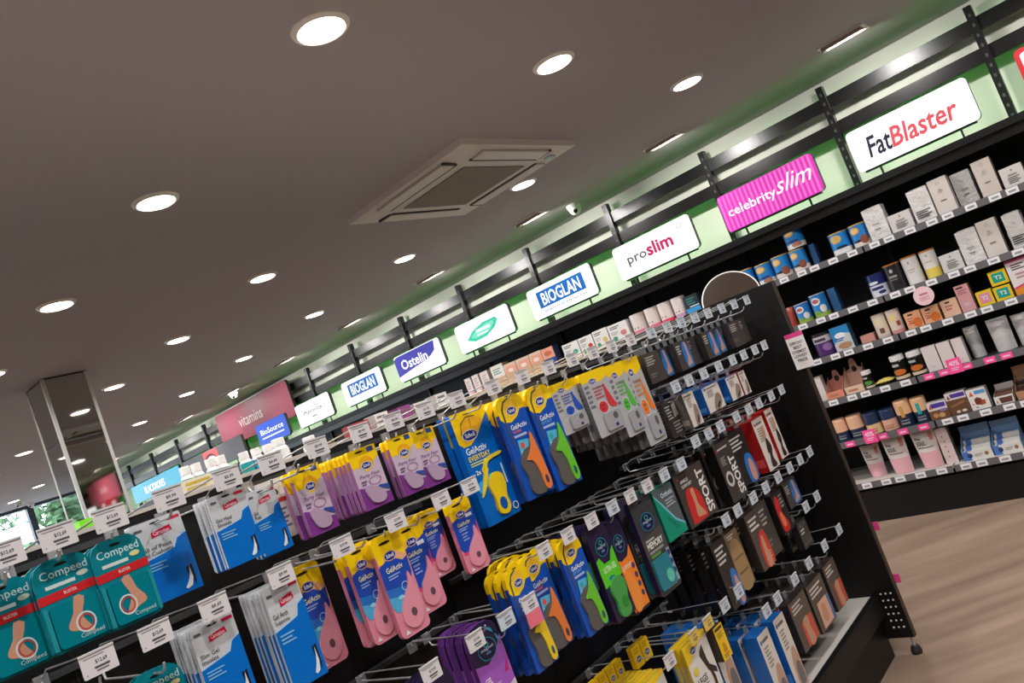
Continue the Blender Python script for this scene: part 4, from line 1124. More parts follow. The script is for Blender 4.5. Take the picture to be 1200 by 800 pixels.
def k_ga(v, w, h):
    col, sub, txt = v
    d = 0.012
    c = MB().prism(archcard(w, h, .003, .03), -d / 2, d / 2, card((20, 84, 186)), card((24, 70, 160)))
    a = Art(w, h, -d / 2)
    a.poly([(.0, .80), (.10, .76), (.34, .74), (.62, .78), (.90, .88), (.97, .94), (.84, .98), (.5, .998), (.16, .98), (.03, .94)], YEL)
    a.poly([(.26, .80), (.40, .77), (.62, .80), (.74, .88), (.66, .95), (.46, .965), (.30, .93)], (246, 196, 50))
    a.poly([(.16, .50), (.10, .70), (.13, .88), (.28, .955), (.50, .98), (.50, .965), (.30, .935), (.19, .87), (.16, .70), (.20, .50)], (84, 82, 78)).ell(.5, .988, .10, .006, HOLE)
    logo(a, .48, .845, .17, .036)
    a.text('GelActiv', .24, .665, .84, .715, (240, 244, 252), bold=.015).text(txt, .24, .625, .24 + .085 * len(txt), .655, sub, bold=.012).lines(.24, .585, .74, .61, 1, (170, 190, 236))
    a.poly([(.22, .36), (.54, .40), (.74, .54), (.30, .56)], (90, 190, 226)).ell(.42, .50, .08, .03, (230, 90, 70) if col[0] > 200 else (60, 170, 190)).lines(.30, .40, .56, .45, 2, (230, 240, 246))
    s = raised(fit(SOLE, .02, .015, .98, .47), w, h, -d / 2, .006, (92, 88, 84), .55)
    t = raised(smooth_poly([(.76, .60), (.84, .44), (.88, .24), (.90, .08), (.78, .025), (.64, .06), (.62, .22), (.52, .33), (.34, .36), (.60, .45)], 3), w, h, -d / 2 - .006, .003, col, .4)
    o = raised([(.765 + .055 * math.cos(i * .3927), .12 + .042 * math.sin(i * .3927)) for i in range(16)], w, h, -d / 2 - .009, .0006, (40, 90, 110) if col[0] < 230 or col[1] > 180 else (70, 60, 90), .4)
    return [('card', c.mesh('card')), ('insole', s.mesh('insole')), ('insole_grip', t.mesh('insole_grip')), ('heel_patch', o.mesh('heel_patch')), ('header', header(arch_top(w + .0004, h + .0002, .84 * h), d)), ('print', a.mesh())]

def k_pink(v, w, h):
    d = 0.012
    c = MB().prism(rrect(-w / 2, 0, w / 2, h, .012, 4), -d / 2, d / 2, card((226, 140, 160)), card((206, 120, 144)))
    a = Art(w, h, -d / 2)
    a.poly([(.03, .74), (.97, .74), (1, .93), (.90, .99), (.10, .99), (0, .93)], YEL)
    a.poly([(0, .66), (.18, .74), (.26, .80), (.50, .84), (.74, .80), (.90, .76), (1, .70), (1, .6), (0, .6)], (236, 176, 130))
    blue = (34, 76, 180)
    if v == 0: pts = [(0, .72), (.30, .76), (.62, .74), (.80, .70), (.98, .72), (.96, .56), (.70, .36), (.46, .24), (.10, .26), (0, .34)]
    else: pts = [(0, .72), (.30, .76), (.70, .78), (1, .82), (1, .64), (.86, .46), (.66, .30), (.40, .28), (.10, .30), (0, .36)]
    a.poly(pts, blue)
    if v == 0: a.poly([(0, .34), (.10, .26), (.46, .24), (.74, .39), (.62, .46), (0, .50)], (44, 116, 200)).poly([(0, .34), (.10, .26), (.46, .24), (.60, .31), (.50, .37), (0, .42)], (80, 176, 222))
    else: a.poly([(1, .64), (.86, .46), (.66, .30), (.40, .28), (.10, .30), (.06, .27), (.40, .24), (.72, .27), (.94, .44), (1, .56)], (226, 60, 120))
    a.ell(.42, .925, .20, .014, HOLE)
    logo(a, .46, .79, .19, .042, (240, 200, 160))
    a.text('GelActiv', .18, .635, .74, .69, (240, 236, 200), bold=.015).lines(.18, .57, .60, .61, 2, (150, 176, 236))
    if v == 0: a.ring(.60, .46, .12, .045, (190, 226, 246), .85).ell(.36, .38, .10, .02, (150, 214, 240))
    else: a.rect(.62, .72, .90, .765, (226, 230, 244)).lines(.22, .44, .5, .54, 3, (140, 160, 226))
    a.poly([(.10, .03), (.28, .03), (.19, .075)], (226, 226, 226))
    g = raised(smooth_poly([(.22, .13), (.50, .05), (.80, .10), (.92, .25), (.88, .44), (.80, .58), (.68, .46), (.42, .36), (.24, .26)], 3), w, h, -d / 2, .004, (232, 152, 170), .12)
    dt = raised([(.58 + .09 * math.cos(i * .3927), .20 + .042 * math.sin(i * .3927)) for i in range(16)], w, h, -d / 2 - .004, .0006, (96, 70, 78), .6)
    return [('card', c.mesh('card')), ('gel_pad', g.mesh('gel_pad')), ('grip_dot', dt.mesh('grip_dot')), ('header', header(rrect(-w / 2 - .0002, .78 * h, w / 2 + .0002, h + .0002, .012, 4), d)), ('print', a.mesh())]

def k_ib(v, w, h):
    col = v; d = 0.014
    gm = card((184, 184, 188))
    c = MB().prism(rrect(-w / 2, 0, w / 2, h, .006, 3), -d / 2, d / 2, gm, card((110, 110, 114)))
    a = Art(w, h, -d / 2)
    a.poly([(0, .84), (.45, .86), (.60, .80), (.80, .82), (1, .86), (1, 1), (0, 1)], YEL)
    logo(a, .40, .84, .13, .04)
    a.text('In-balance', .32, .71, .78, .755, tuple(int(x * .7) for x in col), bold=.01).lines(.32, .56, .66, .69, 3, tuple(int(60 + x * .6) for x in col)).lines(.05, .46, .22, .80, 5, (120, 120, 126))
    a.poly(smooth_poly([(.72, .76), (.80, .66), (.90, .48), (.97, .38), (.84, .36), (.70, .42), (.68, .58)], 3), col)
    a.ell(.46, .42, .19, .105, (214, 214, 216)).ell(.46, .42, .165, .09, col).lines(.38, .38, .54, .46, 2, tuple(int(x * .75) for x in col))
    b = raised(rrect(.30, .05, .95, .32, .06), w, h, -d / 2, .006, (168, 168, 172), .3)
    e = raised([(.72 + .085 * math.cos(i * .3927), .24 + .055 * math.sin(i * .3927)) for i in range(16)], w, h, -d / 2 - .006, .0006, (92, 90, 94), .5)
    s = Art(w, h, -d / 2 - .006); s.rect(.62, .08, .72, .125, (40, 44, 110))
    return [('card', c.mesh('card')), ('blister', b.mesh('blister')), ('insole_patch', e.mesh('insole_patch')), ('header', header(rrect(-w / 2 - .0002, .86 * h, w / 2 + .0002, h + .0002, .006, 3), d)), ('print', a.mesh()), ('stamp', s.mesh('stamp'))]

def k_mag(v, w, h):
    kind = v; d = 0.013 if v in ('purple', 'navy') else 0.018
    navy = (38, 30, 62)
    body = {'purple': (146, 70, 170), 'green': (60, 140, 66), 'orange': (240, 130, 40), 'memory': (34, 128, 146), 'navy': (30, 70, 96)}[kind]
    c = MB().prism(archcard(w, h, .008, .04) if kind != 'memory' else rrect(-w / 2, 0, w / 2, h, .012, 3), -d / 2, d / 2, card(navy if kind != 'memory' else (60, 60, 66)), card((96, 50, 124) if kind == 'purple' else navy))
    a = Art(w, h, -d / 2)
    if kind == 'purple':
        a.poly([(0, .64), (.4, .60), (.7, .66), (1, .80), (1, .2), (0, .16)], (168, 92, 196)).poly([(0, 0), (1, 0), (1, .34), (0, .20)], (214, 206, 214)).text('GEL', .14, .43, .34, .49, (250, 240, 252), bold=.02).lines(.14, .30, .60, .40, 3, (206, 160, 220)).poly([(.76, .44), (.94, .56), (.90, .44)], (196, 30, 110)).poly([(.55, .96), (.92, .80), (.96, .62), (.8, .9)], (60, 150, 190)).ell(.76, .20, .08, .03, (110, 60, 140))
    elif kind == 'green':
        a.poly([(.02, .64), (.20, .66), (.34, .58), (.66, .58), (.82, .66), (.98, .70), (.98, .40), (.02, .36)], (92, 206, 40)).text('ULTRA GEL', .20, .49, .86, .55, (226, 246, 206), bold=.02, shear=.15).ell(.46, .425, .16, .018, (30, 120, 150))
    elif kind == 'orange':
        a.poly([(.02, .60), (.30, .56), (.7, .58), (.98, .68), (.98, .03), (.02, .03)], (244, 134, 44)).text('SUPPORT', .18, .46, .80, .51, (250, 226, 196), bold=.02)
        for i in range(4): a.ell(.82, .16 + .10 * i, .09, .032, (60, 66, 110))
    elif kind == 'memory':
        a.poly([(.0, .40), (1, .40), (1, .64), (.0, .60)], (76, 74, 72)).text('MEMORY', .14, .475, .88, .545, (232, 230, 224), bold=.03).lines(.14, .43, .84, .455, 1, (150, 150, 146)).rect(.16, .385, .60, .415, (96, 150, 70)).lines(.14, .555, .56, .575, 1, (180, 180, 176)).rect(.82, .05, .97, .40, (150, 164, 190))
        for i in range(3): a.ell(.895, .16 + .095 * i, .065, .03, (40, 60, 120))
        a.lines(.36, .035, .80, .06, 1, (190, 200, 206)).ell(.5, .955, .10, .010, HOLE)
    else:
        a.ring(.5, .55, .30, .14, (40, 150, 190), .7).poly([(.3, .2), (.9, .3), (.9, .1), (.3, .06)], (120, 180, 60))
    if kind != 'navy':
        a.ring(.5, .74, .30, .095 if kind != 'purple' else .11, (40, 140, 170), .92).ell(.5, .74, .275, .088 if kind != 'purple' else .10, (26, 24, 62)).text('magnut', .29, .722, .71, .76, (190, 206, 230)).ring(.5, .785, .08, .026, (60, 170, 160), .7).lines(.42, .69, .58, .71, 1, (90, 130, 180))
    out = [('card', c.mesh('card'))]
    if kind in ('green', 'orange', 'memory'):
        if kind == 'green':
            s = raised(fit(SOLE, .06, .02, .96, .42), w, h, -d / 2, .007, (70, 160, 76), .3); out.append(('insole', s.mesh('insole')))
            e = raised([(.58 + .15 * math.cos(i * .3927), .16 + .06 * math.sin(i * .3927)) for i in range(16)], w, h, -d / 2 - .007, .001, (44, 140, 50), .4); out.append(('heel_patch', e.mesh('heel_patch')))
        elif kind == 'memory':
            s = raised(rrect(.06, .05, .80, .37, .05), w, h, -d / 2, .006, (34, 128, 146), .3); out.append(('insole', s.mesh('insole')))
            e = raised([(.58 + .16 * math.cos(i * .3927), .15 + .07 * math.sin(i * .3927)) for i in range(16)], w, h, -d / 2 - .006, .001, (96, 200, 176), .4); out.append(('heel_patch', e.mesh('heel_patch')))
        else:
            s = raised(smooth_poly([(.08, .06), (.40, .03), (.60, .10), (.62, .30), (.40, .44), (.10, .40)], 3), w, h, -d / 2, .005, (250, 150, 60), .3); out.append(('insole', s.mesh('insole')))
    out.append(('print', a.mesh()))
    return out

def hbox(w, h, d, front, side, tab=True):
    """carton with a hang tab"""
    x = w / 2
    m = MB()
    m.geo([(-x, -d / 2, 0), (x, -d / 2, 0), (x, -d / 2, h), (-x, -d / 2, h)], [(0, 1, 2, 3)], card(front))
    m.geo([(-x, -d / 2, 0), (x, -d / 2, 0), (x, d / 2, 0), (-x, d / 2, 0), (-x, -d / 2, h), (x, -d / 2, h), (x, d / 2, h), (-x, d / 2, h)],
          [(0, 3, 2, 1), (1, 2, 6, 5), (2, 3, 7, 6), (3, 0, 4, 7), (4, 5, 6, 7)], card(side))
    out = [('carton', m.mesh('carton'))]
    if tab:
        out.append(('hang_tab', MB().prism(rrect(-.013, h, .013, h + .026, .005, 3), d / 2 - .0015, d / 2, M((126, 130, 132), rough=.2)).mesh('hang_tab')))
    return out
BRN = (84, 74, 68)
def k_sup(v, w, h):
    """joint support cartons"""
    if v == 'ankle':
        p = hbox(w, h, .035, (70, 62, 58), (30, 28, 28)); a = Art(w, h, -.0175)
        a.poly(fit(FOOT, .20, .03, .62, .62), (200, 44, 40)).poly(smooth_poly([(.14, .10), (.20, .60), (.42, .66), (.62, .50), (.66, .12), (.60, .04), (.2, .04)], 3), (206, 50, 46)).poly(fit(FOOT, .26, .08, .60, .62), (206, 150, 120))
        a.poly([(.08, .88), (.11, .94), (.14, .88)], (206, 40, 60)).text('ANKLE', .16, .80, .42, .86, (236, 232, 230), bold=.01).text('SUPPORT', .16, .71, .50, .77, (236, 232, 230), bold=.01).text('SPORT', .70, .06, .93, .90, (232, 228, 226), bold=.03, up=True)
    elif v == 'sport':
        p = hbox(w, h, .035, (66, 60, 56), (22, 21, 21)); a = Art(w, h, -.0175)
        a.text('SPORT', .58, .06, .94, .72, (232, 228, 226), bold=.03, up=True).lines(.14, .62, .46, .76, 5, (150, 146, 142)).ring(.30, .38, .22, .13, (206, 200, 190), .6).lines(.16, .88, .80, .91, 1, (190, 186, 184)).poly([(.06, .86), (.10, .92), (.14, .86)], (206, 40, 60))
    elif v == 'foot':
        p = hbox(w, h, .030, (70, 64, 60), (40, 37, 36)); a = Art(w, h, -.015)
        a.poly(smooth_poly([(.50, .06), (.44, .40), (.52, .86), (.80, .92), (.96, .60), (.96, .10), (.8, .03)], 3), (40, 120, 200)).poly(fit(FOOT, .52, .08, .96, .88, flip=True), (206, 150, 124)).lines(.08, .56, .38, .86, 4, (190, 186, 184))
    elif v == 'plain':
        p = hbox(w, h, .030, (72, 66, 62), (44, 40, 38)); a = Art(w, h, -.015)
        a.lines(.10, .60, .70, .88, 4, (176, 170, 166)).lines(.10, .2, .5, .32, 2, (120, 114, 110))
    elif v == 'blackblue':
        p = hbox(w, h, .030, (40, 37, 37), (22, 21, 21)); a = Art(w, h, -.015)
        a.lines(.12, .66, .80, .90, 4, (196, 192, 190)).poly(smooth_poly([(.52, .0), (.50, .36), (.66, .52), (.96, .44), (.99, .02)], 3), (46, 116, 196)).poly(smooth_poly([(.66, .02), (.66, .30), (.78, .42), (.92, .30), (.90, .02)], 3), (206, 150, 130))
    elif v == 'tan':
        p = hbox(w, h, .030, (120, 100, 76), (60, 50, 42)); a = Art(w, h, -.015)
        a.poly(smooth_poly([(.14, .02), (.10, .60), (.30, .84), (.70, .84), (.94, .60), (.90, .02)], 3), (166, 134, 92)).lines(.2, .26, .9, .30, 1, (120, 96, 66)).lines(.2, .52, .9, .55, 1, (120, 96, 66)).lines(.2, .88, .7, .95, 2, (190, 184, 176))
    elif v == 'red':
        p = hbox(w, h, .032, BRN, (44, 40, 38)); a = Art(w, h, -.016)
        a.lines(.12, .70, .80, .90, 3, (214, 210, 206)).poly(smooth_poly([(.34, .02), (.32, .36), (.50, .58), (.84, .62), (.96, .40), (.96, .02)], 3), (206, 66, 54)).poly(smooth_poly([(.46, .01), (.48, .34), (.56, .52), (.70, .52), (.72, .30), (.80, .12), (.76, .01)], 3), (210, 150, 120)).lines(.74, .12, .90, .24, 3, (236, 150, 140))
    elif v == 'knee':
        p = hbox(w, h, .036, BRN, (50, 44, 42)); a = Art(w, h, -.018)
        a.lines(.10, .74, .70, .92, 3, (206, 200, 196)).ell(.10, .90, .05, .03, (206, 60, 60)).poly([(.28, .03), (.30, .50), (.92, .54), (.94, .03)], (206, 76, 60)).poly(smooth_poly([(.44, .0), (.42, .30), (.40, .52), (.70, .54), (.68, .30), (.74, .02)], 3), (196, 146, 116))
    elif v == 'kneeblue':
        p = hbox(w, h, .036, (78, 70, 64), (50, 44, 42)); a = Art(w, h, -.018)
        a.lines(.10, .70, .84, .90, 3, (206, 200, 196)).poly([(.20, .03), (.24, .56), (.84, .56), (.86, .03)], (222, 176, 150)).poly([(.84, .03), (.86, .56), (.97, .56), (.97, .03)], (60, 110, 180)).poly(smooth_poly([(.34, .2), (.40, .46), (.60, .46), (.64, .2), (.5, .1)], 3), (206, 146, 116))
    elif v == 'mesh':
        p = hbox(w, h, .028, (64, 60, 58), (40, 38, 37)); a = Art(w, h, -.014)
        a.lines(.14, .52, .60, .70, 2, (206, 204, 200)).ring(.5, .84, .3, .06, (150, 150, 150), .8).poly([(.05, .1), (.95, .14), (.95, .2), (.05, .16)], (96, 90, 86))
    elif v == 'redstrap':
        p = hbox(w, h, .028, (40, 36, 36), (26, 24, 24)); a = Art(w, h, -.014)
        a.poly(smooth_poly([(.10, .10), (.06, .70), (.30, .94), (.50, .80), (.44, .50), (.70, .24), (.60, .06)], 3), (206, 36, 34)).poly(smooth_poly([(.2, .2), (.2, .5), (.4, .5), (.5, .2)], 3), (226, 130, 90)).lines(.55, .6, .9, .9, 4, (150, 146, 140))
    p.append(('print', a.mesh()))
    return p

def k_duo(v, w, h):
    """white fronted cartons with coloured sides"""
    side, leg = v
    d = .055
    p = hbox(w, h, d, (226, 216, 208), side)
    a = Art(w, h, -d / 2)
    a.ell(.16, .90, .07, .03, side).lines(.26, .88, .80, .92, 1, (110, 100, 96)).lines(.2, .56, .62, .82, 6, (150, 142, 136))
    if leg == 'leg':
        a.poly(smooth_poly([(.34, .0), (.30, .26), (.44, .44), (.66, .54), (.92, .46), (.96, .02)], 3), (196, 158, 136)).poly(smooth_poly([(.46, .04), (.44, .24), (.60, .34), (.86, .30), (.88, .06)], 3), (110, 110, 116))
    elif leg == 'wrap':
        a.poly(smooth_poly([(.36, .04), (.50, .40), (.66, .60), (.86, .56), (.9, .3), (.7, .04)], 3), (150, 132, 118)).poly([(.5, .1), (.72, .3), (.78, .22), (.6, .06)], (60, 52, 50))
    else:
        a.poly(smooth_poly([(.34, .06), (.50, .30), (.40, .34), (.62, .60), (.86, .40), (.66, .22), (.8, .04)], 3), (60, 44, 40)).poly(smooth_poly([(.40, .62), (.60, .82), (.8, .8), (.7, .6)], 3), (196, 150, 126))
    sd = MB()
    sd.geo([(-w / 2 - .0004, -d / 2 + d * .15, h * .1), (-w / 2 - .0004, d / 2 - d * .15, h * .1), (-w / 2 - .0004, d / 2 - d * .15, h * .26), (-w / 2 - .0004, -d / 2 + d * .15, h * .26)], [(0, 1, 2, 3)], M(tuple(min(255, x + 50) for x in side)))
    p += [('print', a.mesh()), ('side_print', sd.mesh('side_print'))]
    return p

def k_teal(v, w, h):
    d = .030
    p = hbox(w, h, d, (92, 98, 102), (20, 110, 96)); a = Art(w, h, -d / 2)
    a.poly([(0, 0), (1, 0), (1, .12), (.62, .30), (.30, .62), (0, .92)], (16, 146, 116)).poly([(1, .12), (.62, .30), (.30, .62), (0, .92), (0, .96), (.34, .66), (.66, .34), (1, .17)], (120, 190, 210)).text('Orthotic', .34, .80, .92, .90, (206, 226, 236), bold=.015).lines(.44, .60, .92, .74, 3, (170, 176, 180))
    for i in range(4): a.ell(.34 + .09 * i, .40 - .07 * i, .05, .035, (10, 120, 96))
    p.append(('print', a.mesh())); return p

def k_legs(v, w, h):
    d = .010
    c = MB().prism(rrect(-w / 2, 0, w / 2, h, .004, 2), -d / 2, d / 2, card((228, 224, 218)), card((206, 176, 40))); a = Art(w, h, -d / 2)
    a.poly([(0, .70), (.6, .88), (1, .94), (1, 1), (0, 1)], YEL)
    logo(a, .36, .86, .12, .05)
    lc = (44, 32, 32) if v else (176, 122, 92)
    a.poly([(.50, .72), (.60, .80), (.74, .52), (.96, .40), (.94, .32), (.66, .44)], lc).poly([(.62, .80), (.70, .84), (.72, .60), (.82, .30), (.78, .04), (.70, .06), (.72, .30)], lc)
    a.text('LEGS', .14, .36, .52, .46, (60, 58, 60), bold=.01).rect(.14, .32, .52, .33, (60, 58, 60)).lines(.18, .10, .50, .26, 3, (90, 90, 92)).ell(.20, .58, .09, .06, (240, 210, 60)).poly([(.80, 0), (1, 0), (1, .16)], (40, 150, 150))
    return [('card', c.mesh('card')), ('print', a.mesh())]
def k_ybox(v, w, h):
    d = .052
    p = hbox(w, h, d, (246, 200, 20), (70, 60, 54), tab=False); a = Art(w, h, -d / 2)
    a.rect(.1, .86, .9, .95, (60, 54, 40)).lines(.14, .64, .86, .80, 4, (150, 120, 30)).poly(smooth_poly([(.3, .24), (.4, .46), (.6, .44), (.7, .24), (.5, .2)], 3), (206, 140, 20)).lines(.2, .06, .8, .16, 2, (150, 120, 30))
    p.append(('print', a.mesh())); return p
def k_yflat(v, w, h):
    """small flat yellow packet, logo on its lower half"""
    d = .016
    c = MB().prism(rrect(-w / 2, 0, w / 2, h, .003, 2), -d / 2, d / 2, card((246, 204, 30)), card((226, 180, 20))); a = Art(w, h, -d / 2)
    logo(a, .5, .36, .28, .14); a.lines(.2, .66, .8, .86, 2, (206, 160, 20))
    return [('packet', c.mesh('packet')), ('print', a.mesh())]
def k_white(v, w, h):
    """white carton back with a red band"""
    p = hbox(w, h, .012, (226, 222, 218), (206, 202, 198), tab=False); a = Art(w, h, -.006)
    a.ell(.42, .78, .20, .07, (60, 60, 70)).ell(.42, .78, .13, .045, (220, 220, 220)).rect(.12, .60, .88, .67, (206, 60, 60)).lines(.25, .18, .75, .50, 5, (130, 120, 140))
    p.append(('print', a.mesh())); return p
def k_bagdark(v, w, h):
    c = MB().prism(rrect(-w / 2, 0, w / 2, h, .004, 2), -.008, .008, M((58, 54, 52), rough=.22, coat=.5, bump=.5, scale=60)); a = Art(w, h, -.008)
    a.lines(.1, .5, .5, .86, 5, (176, 172, 168)).lines(.3, .1, .9, .4, 4, (130, 126, 122)).poly([(.55, .5), (.9, .55), (.85, .9), (.6, .85)], (160, 154, 148))
    return [('bag', c.mesh('bag')), ('print', a.mesh())]
KIND = {'compeed': (k_compeed, 'plaster_pack', 'plasters'), 'carn': (k_carn, 'gel_insert_bag', 'insoles'), 'pf': (k_pf, 'gel_cushion_pack', 'insoles'), 'big': (k_big, 'insole_box', 'insoles'), 'ga': (k_ga, 'insole_pack', 'insoles'),
        'pink': (k_pink, 'insole_pack', 'insoles'), 'ib': (k_ib, 'insole_pack', 'insoles'), 'mag': (k_mag, 'insole_pack', 'insoles'), 'sup': (k_sup, 'joint_support_box', 'support'), 'duo': (k_duo, 'joint_support_box', 'support'),
        'teal': (k_teal, 'orthotic_box', 'insoles'), 'legs': (k_legs, 'stocking_pack', 'stockings'), 'ybox': (k_ybox, 'stocking_box', 'stockings'), 'yflat': (k_yflat, 'yellow_packet', 'stockings'), 'white': (k_white, 'product_carton', 'carton'), 'bagdark': (k_bagdark, 'joint_support_bag', 'support')}
ORD = ['first', 'second', 'third', 'fourth', 'fifth', 'sixth', 'seventh', 'eighth', 'ninth', 'tenth'] + ['%dth' % i for i in range(11, 40)]
_pk = {}
def packs(kind, v, y, X, w, h, ztop, n, dx, desc):
    fn, nm, cat = KIND[kind]
    key = (kind, str(v), w, h)
    if key not in _pk: _pk[key] = fn(v, w, h)
    for i in range(n):
        x = X - i * dx
        if x < GX + 0.03: break
        jy = 0 if i == 0 else random.uniform(-.003, .003)
        lab = desc if i == 0 else desc.replace('at the front of', 'in').replace('lone one ', '') + ', %s from front' % ORD[i]
        o = emit_thing(_pk[key], nm, lab, cat, 'stack of ' + desc, (x, y + jy, ztop - h - (0 if i == 0 else random.uniform(0, .003))), math.pi / 2 + (random.uniform(-.02, .02) if i else 0))

